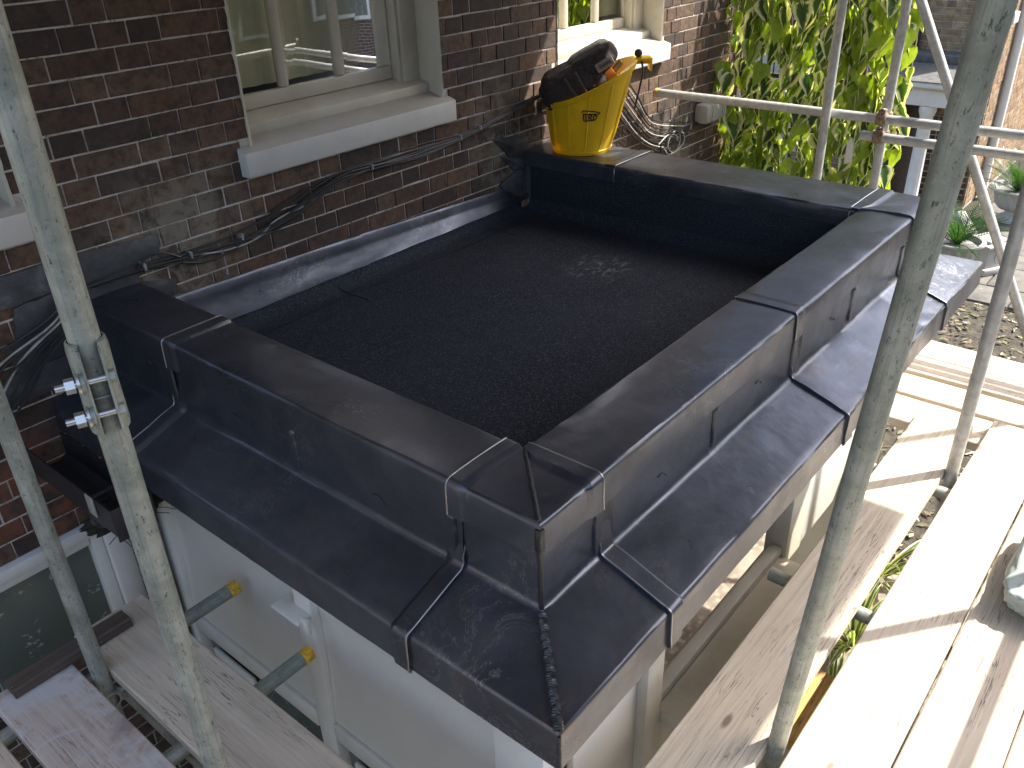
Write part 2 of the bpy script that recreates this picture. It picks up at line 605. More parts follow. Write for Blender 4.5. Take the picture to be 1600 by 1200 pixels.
# ------------------------------------------------------------------ ground
vs, fs = [], []
N = 46
for i in range(N + 1):
    for j in range(N + 1):
        def sp(k):
            u = (k / N - .5) * 2
            return math.copysign(abs(u) ** 2.6, u) * 120
        x, y = sp(i) + 4, sp(j)
        d = math.hypot(x - 4, y)
        h = .05 * mnoise.noise(Vector((x * .9, y * .9, 0))) if d < 20 else 0
        vs.append((x, y, GZ - .05 + h))
for i in range(N):
    for j in range(N):
        a = i * (N + 1) + j
        fs.append((a, a + 1, a + N + 2, a + N + 1))
g = struct(mk('ground', vs, fs, 'soil'))
g['label'] = 'bare brown soil of the front garden below the scaffold'

# ------------------------------------------------------------------ the house wall with its windows
house = thing('brick_house', 'dark brown brick house wall with thin white joints behind the lead roof', 'house', (1.5, D, GZ))
PITCHW = 1.91
WINS = [(-1.16, -.12), (.75, 1.79), (2.66, 3.70)]          # upper openings x0..x1
ZO0, ZO1 = .345, 2.05
LOWW = (-1.25, -.10, -1.33, -.805)                          # lower left window
holes = [(a, b_, ZO0 - .10, ZO1) for a, b_ in WINS]
holes = [(a - .04, b_ + .04, ZO0 - .085, ZO0) for a, b_ in WINS] + [(a, b_, ZO0, ZO1) for a, b_ in WINS] + [LOWW]
X0, X1, Z0, Z1 = -1.9, 4.85, -2.4, 1.42


def brick_mesh(l, seed):
    rd = random.Random(seed)
    h, d, ch = .0696, .04, .0032
    j = lambda s=.0012: rd.uniform(-s, s)
    hx = l / 2
    o = [(-hx + j(), 0, -h / 2 + j()), (hx + j(), 0, -h / 2 + j()), (hx + j(), 0, h / 2 + j()), (-hx + j(), 0, h / 2 + j())]
    f0 = [(x + (ch if x < 0 else -ch), -.0025 + j(.0012), z + (ch if z < 0 else -ch)) for x, _, z in o]
    m_ = [(x, ch * .6, z) for x, _, z in o]
    bk = [(x, d, z) for x, _, z in o]
    vs = f0 + m_ + bk
    fs = [(0, 1, 2, 3)]
    for k in range(4):
        k2 = (k + 1) % 4
        fs.append((k, 4 + k, 4 + k2, k2)); fs.append((4 + k, 8 + k, 8 + k2, 4 + k2))
    return vs, fs


def to_mesh(name, vs, fs, m):
    me = bpy.data.meshes.new(name)
    me.from_pydata(vs, [], fs)
    bm = bmesh.new(); bm.from_mesh(me)
    bmesh.ops.recalc_face_normals(bm, faces=bm.faces)
    bm.to_mesh(me); bm.free()
    me.materials.append(M[m])
    return me


GEO = {('s', k): brick_mesh(.2205, k) for k in range(6)}
GEO.update({('h', k): brick_mesh(.1083, 20 + k) for k in range(5)})
SHB = {k: to_mesh('brick', v[0], v[1], 'brick') for k, v in GEO.items()}
rb = random.Random(3)
cand = []
row = 0
z = Z0 + .0375 + .016
while z < Z1:
    # free spans of this course
    spans = [(X0, X1)]
    for hx0, hx1, hz0, hz1 in holes:
        if hz0 - .030 < z < hz1 + .030:
            ns = []
            for a, b_ in spans:
                if hx1 <= a or hx0 >= b_:
                    ns.append((a, b_))
                else:
                    if hx0 > a: ns.append((a, hx0))
                    if hx1 < b_: ns.append((hx1, b_))
            spans = ns
    x = X0 - (.0 if row % 2 else .169) - .03
    flip = 0
    while x < X1:
        kind = 's' if flip % 2 == 0 else 'h'
        if rb.random() < .10:
            kind = 'h'
        wdt = .225 if kind == 's' else .1125
        flip += 1
        a, b_ = x + .0021, x + wdt - .0021
        x += wdt
        for s0, s1 in spans:
            c0, c1 = max(a, s0 + .002), min(b_, s1 - .002)
            if c1 - c0 > .025:
                cand.append(((c0 + c1) / 2, z + rb.uniform(-.001, .001), c1 - c0, kind))
    z += .075
    row += 1


def wall_score(x, z):
    s = in_view((x, D, z), 10)
    if 0 < x < 2.5 and z < -.17: s = 0
    if x < 0 and z < -1.0: s = 0
    if x > 2.6 and z < -.6: s = 0
    return s


sc = sorted(range(len(cand)), key=lambda i: -wall_score(cand[i][0], cand[i][1]))
top = [i for i in sc if wall_score(cand[i][0], cand[i][1]) > 0][:300]
topset = set(top)
vsA, fsA = [], []
for i, (x, z, l, kind) in enumerate(cand):
    k = (kind, rb.randrange(6 if kind == 's' else 5))
    base = .2205 if kind == 's' else .1083
    dy = rb.uniform(-.0022, .0022)
    if i in topset:
        o = bpy.data.objects.new('brick', SHB[k])
        o.location = (x, D + dy, z)
        o.scale = (l / base, 1, 1)
        o.rotation_euler = (rb.uniform(-.006, .006), rb.uniform(-.004, .004), rb.uniform(-.006, .006))
        link(o, house)
    else:
        vv, ff = GEO[k]
        n0 = len(vsA)
        vsA += [(vx * l / base + x, vy + D + dy, vz + z) for vx, vy, vz in vv]
        fsA += [tuple(n0 + q for q in f) for f in ff]
o = mk('brickwork', vsA, fsA, 'brick_far', house, smooth=False)
o['kind'] = 'stuff'

# mortar bed behind the bricks, built round the openings; plain wall above and to the sides
def wall_grid(xs, zs, y0, y1, skip):
    vs, fs = [], []
    for i in range(len(xs) - 1):
        for j in range(len(zs) - 1):
            xm, zm = (xs[i] + xs[i + 1]) / 2, (zs[j] + zs[j + 1]) / 2
            if any(a < xm < b_ and c < zm < d for a, b_, c, d in skip):
                continue
            v, f = boxv((xs[i], xs[i + 1]), (y0, y1), (zs[j], zs[j + 1]))
            n0 = len(vs)
            vs += v; fs += [tuple(n0 + q for q in ff) for ff in f]
    bm = bmesh.new(); me = bpy.data.meshes.new('x'); me.from_pydata(vs, [], fs); bm.from_mesh(me)
    bmesh.ops.remove_doubles(bm, verts=bm.verts, dist=1e-5)
    # drop interior faces shared by two cells
    seen = {}
    for f in bm.faces:
        seen.setdefault(tuple(sorted(v.index for v in f.verts)), []).append(f)
    dead = [f for l_ in seen.values() if len(l_) > 1 for f in l_]
    bmesh.ops.delete(bm, geom=dead, context='FACES')
    vs = [v.co.copy() for v in bm.verts]
    bm.verts.index_update()
    fs = [tuple(v.index for v in f.verts) for f in bm.faces]
    bm.free(); bpy.data.meshes.remove(me)
    return vs, fs


xs = sorted({-6, X0, X1} | {v for h in holes for v in h[:2]})
zs = sorted({Z0 - .3, Z1} | {v for h in holes for v in h[2:]})
zs = [z for z in zs if z <= Z1] + [Z1 + .0]
zs = sorted(set(zs))
holes_low = [(a, b_, c, min(d, Z1)) for a, b_, c, d in holes]
vs, fs = wall_grid(xs, zs, D + .0024, D + .21, holes_low)
mk('mortar_bed', vs, fs, 'mortar', house, smooth=False)
xs2 = sorted({-6.0, X1} | {v for h in holes[3:6] for v in h[:2]})
vs, fs = wall_grid(xs2, [Z1, ZO1, 5.6], D - .0015, D + .215, [(a, b_, Z1, ZO1) for a, b_ in WINS])
t = mat('brick_plain')
P_ = t.coord('Position', (1, 1, 1))
sw = t.n('CombineXYZ'); sx = t.n('SeparateXYZ'); t.put(sx.inputs[0], P_)
t.put(sw.inputs[0], sx.outputs[0]); t.put(sw.inputs[1], sx.outputs[2])
bt = t.n('TexBrick'); t.put(bt.inputs['Vector'], sw.outputs[0])
bt.inputs['Scale'].default_value = 1; bt.inputs['Brick Width'].default_value = .225; bt.inputs['Row Height'].default_value = .075
bt.inputs['Mortar Size'].default_value = .004
bt.inputs['Color1'].default_value = (.10, .05, .03, 1); bt.inputs['Color2'].default_value = (.07, .04, .03, 1); bt.inputs['Mortar'].default_value = (.4, .37, .32, 1)
t.set(Base_Color=bt.outputs[0], Roughness=.85)
mk('upper_wall', vs, fs, 'brick_plain', house, smooth=False)


def window(x0, x1, idx, label):
    """sash window in a deep painted reveal; the window is a part of the house, its pieces sub-parts"""
    yr, yf = D - .006, D + .20
    rd = random.Random(idx)
    # painted reveal with a ragged paint line over the brick: the carrier part
    vs, fs = [], []
    for side, xe in ((-1, x0), (1, x1)):
        vs, fs = [], []
        n0 = len(vs)
        n = 70
        for k in range(n + 1):
            z = ZO0 - .002 + (ZO1 - ZO0) * k / n
            wob = .008 + .007 * mnoise.noise(Vector((z * 23, idx * 7 + side, 0))) + .004 * mnoise.noise(Vector((z * 90, idx, side)))
            xi = xe - side * .006
            vs += [(xe + side * wob, D + .004, z), (xe + side * wob * .4, yr - .0035, z), (xi, yr + .002, z), (xi, yf + .01, z)]
        for k in range(n):
            for q in range(3):
                a = n0 + k * 4 + q
                fs.append((a, a + 1, a + 5, a + 4))
        if side < 0:
            wn = tag(mk('window', vs, fs, 'cream_paint', house), label)
        else:
            mk('reveal', vs, fs, 'cream_paint', wn)
    # outer box frame (staff bead + pulley stiles)
    for a, b_ in ((x0 + .006, x0 + .045), (x1 - .10, x1 - .006)):
        box('frame', (a, b_), (yf - .075, yf + .03), (ZO0 + .02, ZO1), 'cream_paint', wn, .004)
    box('staff_bead', (x1 - .118, x1 - .1005), (yf - .06, yf + .03), (ZO0 + .05, ZO1), 'cream_paint', wn, .005)
    # timber sub-sill
    vs = []
    prof = [(yf - .13, ZO0 + .03), (yf - .13, ZO0 + .075), (yf - .02, ZO0 + .098), (yf + .03, ZO0 + .098), (yf + .03, ZO0 + .01)]
    for xx in (x0 + .006, x1 - .006):
        vs += [(xx, y, z) for y, z in prof]
    k = len(prof)
    fs = [tuple(range(k)), tuple(range(k, 2 * k))] + [(q, (q + 1) % k, k + (q + 1) % k, k + q) for q in range(k)]
    mk('sub_sill', vs, fs, 'cream_paint', wn, bevel=.004)
    # sash
    gx0, gx1 = x0 + .060, x1 - .130
    zb, zg = ZO0 + .100, ZO0 + .155
    ys = (yf - .015, yf + .026)
    box('bottom_rail', (x0 + .046, x1 - .119), ys, (zb, zg), 'cream_paint', wn, .004)
    box('stile', (x0 + .046, gx0 + .0), ys, (zg + .0005, ZO1), 'cream_paint', wn, .003)
    box('stile', (gx1, x1 - .119), ys, (zg + .0005, ZO1), 'cream_paint', wn, .003)
    bw = .042
    pw = (gx1 - gx0 - 2 * bw) / 3
    zbars = [zg + .56, zg + 1.12]
    for c_ in range(2):
        xb = gx0 + pw * (c_ + 1) + bw * c_
        box('glazing_bar', (xb, xb + bw), (ys[0] + .002, ys[1] - .002), (zg + .001, ZO1), 'cream_paint', wn, .010)
    for zb_ in zbars:
        for c_ in range(3):
            xa = gx0 + (pw + bw) * c_
            box('glazing_bar', (xa + .0005, xa + pw - .0005), (ys[0] + .003, ys[1] - .003), (zb_, zb_ + .035), 'cream_paint', wn, .010)
    zr = [zg] + zbars
    for c_ in range(3):
        for r_ in range(3):
            z0 = zr[r_] + (.036 if r_ else .001)
            z1 = zr[r_ + 1] - .001 if r_ < 2 else ZO1
            xa = gx0 + (pw + bw) * c_
            e = rd.uniform(-.0015, .0015)
            mk('pane', [(xa, yf + .006 + e, z0), (xa + pw, yf + .006 - e, z0), (xa + pw, yf + .0065, z1), (xa, yf + .0065, z1)], [(0, 1, 2, 3)], 'glass', wn, smooth=False)
    # roller blind with slight ripples, set back in the room; room box closes the opening
    vs, fs = [], []
    n = 40
    for k in range(n + 1):
        xx = x0 + (x1 - x0) * k / n
        dy = .006 * math.sin(k * 1.9) + .004 * mnoise.noise(Vector((k * .7, idx, 0)))
        vs += [(xx, yf + .055 + dy, ZO0 + .17), (xx, yf + .055 + dy, ZO1)]
    for k in range(n):
        fs.append((2 * k, 2 * k + 2, 2 * k + 3, 2 * k + 1))
    mk('blind', vs, fs, 'blind', wn)
    v, f = boxv((x0 - .3, x1 + .3), (yf + .032, yf + 1.2), (ZO0 - .2, ZO1 + .2))
    mk('room', v, f[:2] + f[3:], 'room_dark', wn, smooth=False)
    # stone sill, weathered slope, painted
    s0, s1 = x0 - .06, x1 + .04
    prof = [(D - .05, ZO0 - .088), (D - .05, ZO0 + .004), (yf - .131, ZO0 + .038), (yf - .131, ZO0 - .088)]
    vs = [(xx, y, z) for xx in (s0, s1) for y, z in prof]
    fs = [(0, 1, 2, 3), (4, 5, 6, 7)] + [(q, (q + 1) % 4, 4 + (q + 1) % 4, 4 + q) for q in range(4)]
    mk('sill', vs, fs, 'sill_paint', wn, bevel=.006)
    return wn


window(*WINS[0], 1, 'window at the left edge, only its white sill showing past the scaffold tube')
window(*WINS[1], 2, 'shaded cream sash window over the lead roof')
window(*WINS[2], 3, 'sunlit white sash window behind the yellow bucket')

# lower window beside the scaffold: painted frame, dull green panes
lx0, lx1, lz0, lz1 = LOWW
wn = tag(box('window', (lx1 - .085, lx1 - .001), (D - .03, D + .08), (lz0, lz1 - .051), 'white_paint', house, .008), 'dull green window below the gutter with flaking white frame')
box('frame', (lx0 + .001, lx1 - .001), (D - .034, D + .08), (lz1 - .05, lz1 - .001), 'white_paint', wn, .008)
box('moulding', (lx1 - .13, lx1 - .0855), (D - .008, D + .07), (lz0, lz1 - .0515), 'white_paint', wn, .008)
box('moulding', (lx0, lx1 - .131), (D - .008, D + .07), (lz1 - .095, lz1 - .0515), 'white_paint', wn, .008)
t = mat('green_pane')
P_ = t.coord('Position')
c = t.mix(t.ramp(t.noise(P_, 9, 6, .7, .5), [(.60, 0.0), (.63, .8)]), (.095, .115, .095), (.5, .51, .47))
c = t.mix(t.ramp(t.noise(P_, 3, 4), [(.35, 0.0), (.7, .6)]), c, (.14, .15, .12))
t.set(Base_Color=c, Roughness=.22)
box('pane', (-.66, lx1 - .132), (D + .035, D + .05), (lz0, lz1 - .096), 'green_pane', wn, .001)
box('pane', (lx0, -.664), (D + .037, D + .052), (lz0, lz1 - .096), 'green_pane', wn, .001)

# ------------------------------------------------------------------ the porch with its lead roof
porch = thing('porch', 'white porch with a flat black roof and new lead parapet and skirt', 'porch', (L / 2, D / 2, GZ))


def side_of(s):
    if s < D: return 0
    if s < D + L: return 1
    return 2


NRM = [Vector((-1, 0, 0)), Vector((0, -1, 0)), Vector((1, 0, 0))]


def arc(cx, cz, r, a0, a1, n=4):
    return [(cx + r * math.cos(R(a0 + (a1 - a0) * k / n)), cz + r * math.sin(R(a0 + (a1 - a0) * k / n))) for k in range(n + 1)]


def cap_profile(w_):
    p = [(-w_ - .004, -.075), (-w_ - .004, -.05)] + arc(-w_ + .008, -.012, .012, 180, 90)
    p += [(-w_ * .75, .0005), (-w_ * .5, .0015), (-w_ * .25, .001)]
    p += arc(-.010, -.013, .013, 90, 0) + [(.004, -.035), (.0045, -.06), (.005, -.09)]
    return p


def skirt_profile(w_):
    p = [(0, -.05), (.0, -.09), (.0, -.15), (.0, -.205)] + arc(.022, -.219, .022, 180, 255, 4)
    p += [(.06, -.2535), (.10, -.268), (.145, -.283), (.175, -.294)] + arc(.187, -.312, .014, 70, 0, 4) + [(.2015, -.345), (.202, -.38), (.204, -.405), (.199, -.409)]
    return p


def sweep(name, prof_fn, s0, s1, lap0=0, lap1=0, parent=None, m='lead', seed=0, amp=.0016, lapw=.055, rise=.0055):
    """one dressed lead sheet along the roof edge; lap0/lap1: sheet laps over its neighbour there"""
    st = []
    s = s0
    cuts = [c for c in (D, D + L) if s0 < c < s1]
    grid = [s0]
    k = s0
    while k < s1 - .03:
        k += .032
        grid.append(min(k, s1))
    grid += cuts + [s1]
    if lap0: grid += [s0 + lapw, s0 + lapw + .012]
    if lap1: grid += [s1 - lapw, s1 - lapw - .012]
    grid = sorted(set(round(g_, 5) for g_ in grid))
    grid = [g_ for i, g_ in enumerate(grid) if not any(abs(g_ - c) < .012 and g_ != round(c, 5) for c in cuts)]
    for g_ in grid:
        off = 0
        if lap0 and g_ < s0 + lapw + .001: off = rise
        if lap1 and g_ > s1 - lapw - .001: off = rise
        st.append((g_, off))
    if lap0: st = [(s0, -.004)] + st
    if lap1: st = st + [(s1, -.004)]
    vs = []
    npf = None
    for g_, off in st:
        corner = None
        for ci, c in enumerate((D, D + L)):
            if abs(g_ - c) < 1e-4: corner = ci
        sides = [corner, corner + 1] if corner is not None else [side_of(g_)]
        ofs = []
        for sd in sides:
            pf = prof_fn(WF if sd == 2 else WP)
            npf = len(pf)
            oo = []
            for i, (o_, z_) in enumerate(pf):
                a, b_ = pf[max(0, i - 1)], pf[min(npf - 1, i + 1)]
                tx, tz = b_[0] - a[0], b_[1] - a[1]
                q = math.hypot(tx, tz) or 1
                nx, nz = -tz / q, tx / q
                if nx * 1 + nz * .6 < 0 and i > 2: nx, nz = -nx, -nz
                if i <= 2: nx, nz = -1, 0
                wv = amp * (mnoise.noise(Vector((g_ * 7, i * .55, seed * 9.1))) + .55 * mnoise.noise(Vector((g_ * 21, i * .9, seed * 3.3))))
                d = off + wv
                oo.append((o_ + nx * d, z_ + nz * d))
            ofs.append(oo)
        if corner is None:
            sd = sides[0]
            base = Vector((0, D - g_, 0)) if sd == 0 else (Vector((g_ - D, 0, 0)) if sd == 1 else Vector((L, g_ - D - L, 0)))
            for o_, z_ in ofs[0]:
                p = base + NRM[sd] * o_
                i_ = max(0, -o_)          # keep the inner part from crossing the mitre
                if sd == 0: p.y = max(p.y, i_)
                if sd == 1: p.x = min(max(p.x, i_), L - i_ * WF / WP)
                if sd == 2: p.y = max(p.y, i_ * WP / WF)
                vs.append((p.x, p.y, z_))
        else:
            base = Vector((0, 0, 0)) if corner == 0 else Vector((L, 0, 0))
            for (o1, z1), (o2, z2) in zip(*ofs):
                p = base + NRM[sides[0]] * o1 + NRM[sides[1]] * o2
                vs.append((p.x, p.y, (z1 + z2) / 2))
    fs = []
    for i in range(len(st) - 1):
        for j in range(npf - 1):
            a = i * npf + j
            fs.append((a, a + 1, a + npf + 1, a + npf))
    o = mk(name, vs, fs, m, parent, sharp=32)
    # cut lap edge rubbed bright, its sky highlight put into the bead's pale colour
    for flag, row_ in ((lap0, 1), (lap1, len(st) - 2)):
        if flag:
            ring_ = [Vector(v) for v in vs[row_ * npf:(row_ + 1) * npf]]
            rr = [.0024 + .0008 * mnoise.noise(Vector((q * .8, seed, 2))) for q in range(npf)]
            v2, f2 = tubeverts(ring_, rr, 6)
            mk('lap_edge', v2, f2, 'lead_rubbed_glint', o, sharp=60)
    return o


F0, B0 = D, D + L         # path length at the near and far corner
# cappings
sweep('lead_capping', cap_profile, .0, D - 1.43, parent=porch, seed=1)
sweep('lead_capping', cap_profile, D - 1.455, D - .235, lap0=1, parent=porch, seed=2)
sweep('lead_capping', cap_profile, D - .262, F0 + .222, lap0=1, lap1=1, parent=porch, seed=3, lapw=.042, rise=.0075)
sweep('lead_capping', cap_profile, F0 + .19, F0 + 1.31, parent=porch, seed=4)
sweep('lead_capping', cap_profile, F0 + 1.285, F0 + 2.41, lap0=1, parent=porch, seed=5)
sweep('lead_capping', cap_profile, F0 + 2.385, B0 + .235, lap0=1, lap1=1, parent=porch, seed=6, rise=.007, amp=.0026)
sweep('lead_capping', cap_profile, B0 + .21, B0 + 1.40, parent=porch, seed=7)
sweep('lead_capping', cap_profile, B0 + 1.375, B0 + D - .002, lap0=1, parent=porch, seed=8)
# upstand and skirt sheets
sweep('lead_skirt', skirt_profile, .0, D - 1.44, parent=porch, seed=11)
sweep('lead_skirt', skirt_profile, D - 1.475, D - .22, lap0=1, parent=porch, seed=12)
sk = sweep('lead_skirt', skirt_profile, D - .20 - .03, F0 + .23, parent=porch, seed=13)
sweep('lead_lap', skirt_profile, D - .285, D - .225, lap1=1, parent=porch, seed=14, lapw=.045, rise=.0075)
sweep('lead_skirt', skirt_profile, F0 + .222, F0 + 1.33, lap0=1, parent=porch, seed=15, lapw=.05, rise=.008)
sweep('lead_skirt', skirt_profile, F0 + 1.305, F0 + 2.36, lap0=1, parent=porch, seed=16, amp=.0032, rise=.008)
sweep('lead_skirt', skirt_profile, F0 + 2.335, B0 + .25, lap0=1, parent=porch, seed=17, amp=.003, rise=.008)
sweep('lead_skirt', skirt_profile, B0 + .24, B0 + D - .002, parent=porch, seed=18)


# vertical laps in the upstand only
def ups_lap(sd, pos, seed):
    vs, fs = [], []
    n = 14
    for k in range(n + 1):
        z = -.088 - (.132) * k / n
        wl = .016 + .004 * mnoise.noise(Vector((k * .4, seed, 0)))
        if k == 0: wl *= .5
        for q, hgt in ((-1, .001), (-.75, .006), (.75, .0062), (1, .001)):
            u = pos + q * wl
            o_ = hgt if k > 0 else .001
            vs.append((-o_, u, z) if sd == 0 else (u, -o_, z))
    for k in range(n):
        for q in range(3):
            a = k * 4 + q
            fs.append((a, a + 1, a + 5, a + 4))
    mk('lead_lap', vs, fs, 'lead', porch, sharp=40)


for p_ in (.855, .262, 1.46): ups_lap(0, p_, p_)
for p_ in (.215, .79, 1.31, 1.81, 2.33): ups_lap(1, p_, p_ + 5)


def weld(name, a, b_, r, pitch=.0048, wig=.25, parent=None):
    a, b_ = Vector(a), Vector(b_)
    n = int((b_ - a).length / pitch) * 2
    pts, rr = [], []
    for i in range(n + 1):
        p = a.lerp(b_, i / n)
        p += Vector((mnoise.noise(Vector((i * .15, 0, 1))), mnoise.noise(Vector((i * .15, 4, 1))), 0)) * r * .25
        pts.append(p)
        rr.append(r * (1 + wig * (1 if i % 2 else -1) * .5 + .12 * mnoise.noise(Vector((i * .6, 9, 3)))))
    vs, fs = tubeverts(pts, rr, 8)
    return mk(name, vs, fs, 'lead_weld', parent or porch, sharp=25)


weld('weld_seam', (-.012, -.012, -.2385), (-.10, -.10, -.2685), .0105)
weld('weld_seam', (-.10, -.10, -.2685), (-.194, -.194, -.3005), .0105)
weld('weld_seam', (-.2005, -.2005, -.305), (-.204, -.204, -.40), .004, .006)
weld('weld_seam', (WP - .004, WP - .004, .0015), (.006, .006, .0012), .0055, .007, .12)
weld('weld_seam', (-.002, -.002, -.012), (-.002, -.002, -.235), .0065, .012, .05)
box('weld_patch', (-.0085, .010), (-.0085, .010), (-.072, -.012), 'lead_weld', porch, .004)
# little dressed marks where the hidden clips sit
for sd, u, z in ((0, .527, -.19), (0, 1.13, -.172), (1, .50, -.185), (1, 1.62, -.17), (1, 1.05, -.16), (0, 1.6, -.13)):
    pts = []
    for k in range(9):
        a = R(20 + 95 * k / 8)
        uu, zz = u + .03 * math.cos(a) * (-1 if sd == 0 else 1), z + .028 * math.sin(a)
        pts.append((-.002, uu, zz) if sd == 0 else (uu, -.002, zz))
    polytube('clip_mark', pts, .0016, 'lead_weld', porch, 6)

# parapet core, roof deck and felt
FZ = -.30
box('parapet_wall', (.006, WP - .006), (.006, D - .002), (-.42, -.012), 'lead_old', porch, 0)
box('parapet_wall', (WP - .0055, L - WF + .0055), (.006, WP - .006), (-.42, -.0125), 'lead_old', porch, 0)
box('parapet_wall', (L - WF + .006, L - .006), (.0065, D - .0025), (-.42, -.012), 'lead_old', porch, 0)
box('roof_deck', (WP - .02, L - WF + .02), (WP - .02, D - .003), (FZ - .10, FZ - .004), 'room_dark', porch, 0)
vs, fs = [], []
nx, ny = 60, 46


def felt_z(x, y):
    e = min(x - WP, L - WF - x, y - WP, (D - .03) - y)
    f = max(0, 1 - e / .07)
    return FZ + .05 * f * f + .004 * mnoise.noise(Vector((x * 3, y * 3, 2))) + .0016 * mnoise.noise(Vector((x * 14, y * 14, 5)))


for i in range(nx + 1):
    for j in range(ny + 1):
        x = WP - .003 + (L - WF - WP + .006) * i / nx
        y = WP - .003 + (D - .004 - WP) * j / ny
        vs.append((x, y, felt_z(x, y)))
for i in range(nx):
    for j in range(ny):
        a = i * (ny + 1) + j
        fs.append((a, a + 1, a + ny + 2, a + ny + 1))
mk('roofing_felt', vs, fs, 'felt', porch)
# felt turned up the inside of the parapets
box('felt_upstand', (WP - .006, WP - .001), (WP, D - .05), (FZ, -.06), 'felt', porch, .002)
box('felt_upstand', (WP - .0005, L - WF + .0005), (WP - .0055, WP - .0005), (FZ, -.06), 'felt', porch, .002)
box('felt_upstand', (L - WF + .001, L - WF + .0055), (WP, D - .05), (FZ, -.06), 'felt', porch, .002)


def strip(name, pts, wd, m, h=.003, parent=None):
    """low lapped edge laid on the felt"""
    pts = [Vector((x, y, felt_z(x, y))) for x, y in pts]
    vs, fs = [], []
    n = len(pts)
    for i, p in enumerate(pts):
        d = (pts[min(i + 1, n - 1)] - pts[max(i - 1, 0)]).normalized()
        s_ = Vector((-d.y, d.x, 0)) * wd
        z = Vector((0, 0, 1))
        vs += [p - s_ + z * .0008, p - s_ + z * h, p + s_ + z * h * .6, p + s_ + z * .0006]
    for i in range(n - 1):
        for q in range(3):
            a = i * 4 + q
            fs.append((a, a + 1, a + 5, a + 4))
    return mk(name, vs, fs, m, parent or porch, sharp=20)


strip('felt_lap', [(.22 + .1 * k, 1.795 + .004 * math.sin(k)) for k in range(20)], .006, 'felt', .004)
strip('felt_lap', [(1.02, 1.90 - .03 * k) for k in range(8)], .006, 'felt', .004)
strip('felt_lap', [(1.98, 1.90 - .03 * k) for k in range(8)], .006, 'felt', .004)
0 and strip('felt_lap', [(.22 + .1 * k, .93 + .004 * math.sin(k * 2)) for k in range(21)], .006, 'felt', .0035)


# lead cover flashing along the brick wall
def flashing(x0, x1, zt0, zt1, lap, seed):
    vs, fs = [], []
    n = max(4, int((x1 - x0) / .04))
    npf = 9
    for i in range(n + 1):
        u = i / n
        x = x0 + (x1 - x0) * u
        zt = zt0 + (zt1 - zt0) * u
        off = .006 if lap and x > x1 - .06 else 0
        zb_ = FZ + .05 + .006 * mnoise.noise(Vector((x * 5, seed, 0)))
        pr = [(D + .01, zt + .012), (D - .006, zt + .010), (D - .011, zt), (D - .013, zt - .03)]
        for q in range(1, 6):
            z = zt - .03 + (zb_ - zt + .03) * q / 5
            pr.append((D - .013 - .030 * (q / 5), z))
        for q, (y, z) in enumerate(pr):
            wv = .0018 * mnoise.noise(Vector((x * 6, q * .5, seed)))
            vs.append((x, y - off - wv, z))
    for i in range(n):
        for q in range(npf - 1):
            a = i * npf + q
            fs.append((a, a + 1, a + npf + 1, a + npf))
    mk('lead_flashing', vs, fs, 'lead', porch, solid=.002)


flashing(WP + .002, 1.215, -.105, -.135, 1, 1)
flashing(1.16, L - WF - .004, -.132, -.185, 0, 2)


# stepped lead pieces dressed on the brickwork at both ends of the roof
def plate(name, pts, y, m, parent, th=.004, bow=.004, seed=0):
    """flat polygon on the wall with ragged edge, dressed slightly uneven"""
    out = []
    n = len(pts)
    for i in range(n):
        a, b_ = Vector(pts[i]), Vector(pts[(i + 1) % n])
        for k in range(5):
            p = a.lerp(b_, k / 5)
            out.append(Vector((p.x + .006 * mnoise.noise(Vector((p.x * 40, p.y * 40, seed))), p.y + .006 * mnoise.noise(Vector((p.x * 40, p.y * 40, seed + 5))))))
    c = sum(out, Vector((0, 0))) / len(out)
    vs = [(c.x, y - th - bow, c.y)]
    m_ = len(out)
    for s_ in (.55, 1):
        for p in out:
            q = c.lerp(p, s_)
            vs.append((q.x, y - th - bow * (1 - s_) + .004 * mnoise.noise(Vector((q.x * 15, q.y * 15, seed))) * (s_ < 1), q.y))
    for p in out:
        vs.append((p.x, y + .004, p.y))
    fs = [(0, 1 + k, 1 + (k + 1) % m_) for k in range(m_)]
    for r_ in range(2):
        for k in range(m_):
            k2 = (k + 1) % m_
            fs.append((1 + r_ * m_ + k, 1 + (r_ + 1) * m_ + k, 1 + (r_ + 1) * m_ + k2, 1 + r_ * m_ + k2))
    mk(name, vs, fs, m, parent, sharp=40)


for k, pts in enumerate([
    [(-.02, .17), (.14, .155), (.31, .15), (.30, .085), (.22, .07), (.20, .0), (-.02, .0)],
    [(-.30, .165), (-.02, .165), (-.02, .07), (-.30, .06)],
    [(.20, .0), (.335, -.03), (.34, -.085), (.205, -.10)],
    [(-.22, .055), (-.02, .065), (-.02, -.04), (-.24, -.05)],
    [(-.27, -.055), (-.02, -.042), (-.02, -.15), (-.27, -.16)],
    [(-.33, -.165), (-.02, -.152), (-.02, -.25), (-.36, -.265)]]):
    plate('stepped_flashing', pts, D - .004 - .0015 * (k % 2), 'lead_old', porch, seed=k)
for k, pts in enumerate([
    [(2.12, .105), (2.30, .085), (2.40, .06), (2.41, -.05), (2.27, -.035), (2.20, .03)],
    [(2.18, .005), (2.38, -.045), (2.40, -.13), (2.27, -.085)],
    [(2.16, -.135), (2.30, -.09), (2.42, -.11), (2.43, -.30), (2.30, -.30), (2.20, -.20)]]):
    plate('stepped_flashing', pts, D - .005 - .0015 * k, 'lead_old', porch, bow=.02, seed=20 + k)
polytube('flashing_crease', smooth_path([(2.19, D - .03, -.17), (2.26, D - .035, -.22), (2.34, D - .045, -.245), (2.36, D - .05, -.26)]), .003, 'lead_weld', porch, 6)
plate('felt_patch', [(2.29, -.245), (2.345, -.24), (2.35, -.275), (2.28, -.28)], D - .05, 'rust', porch, seed=31)

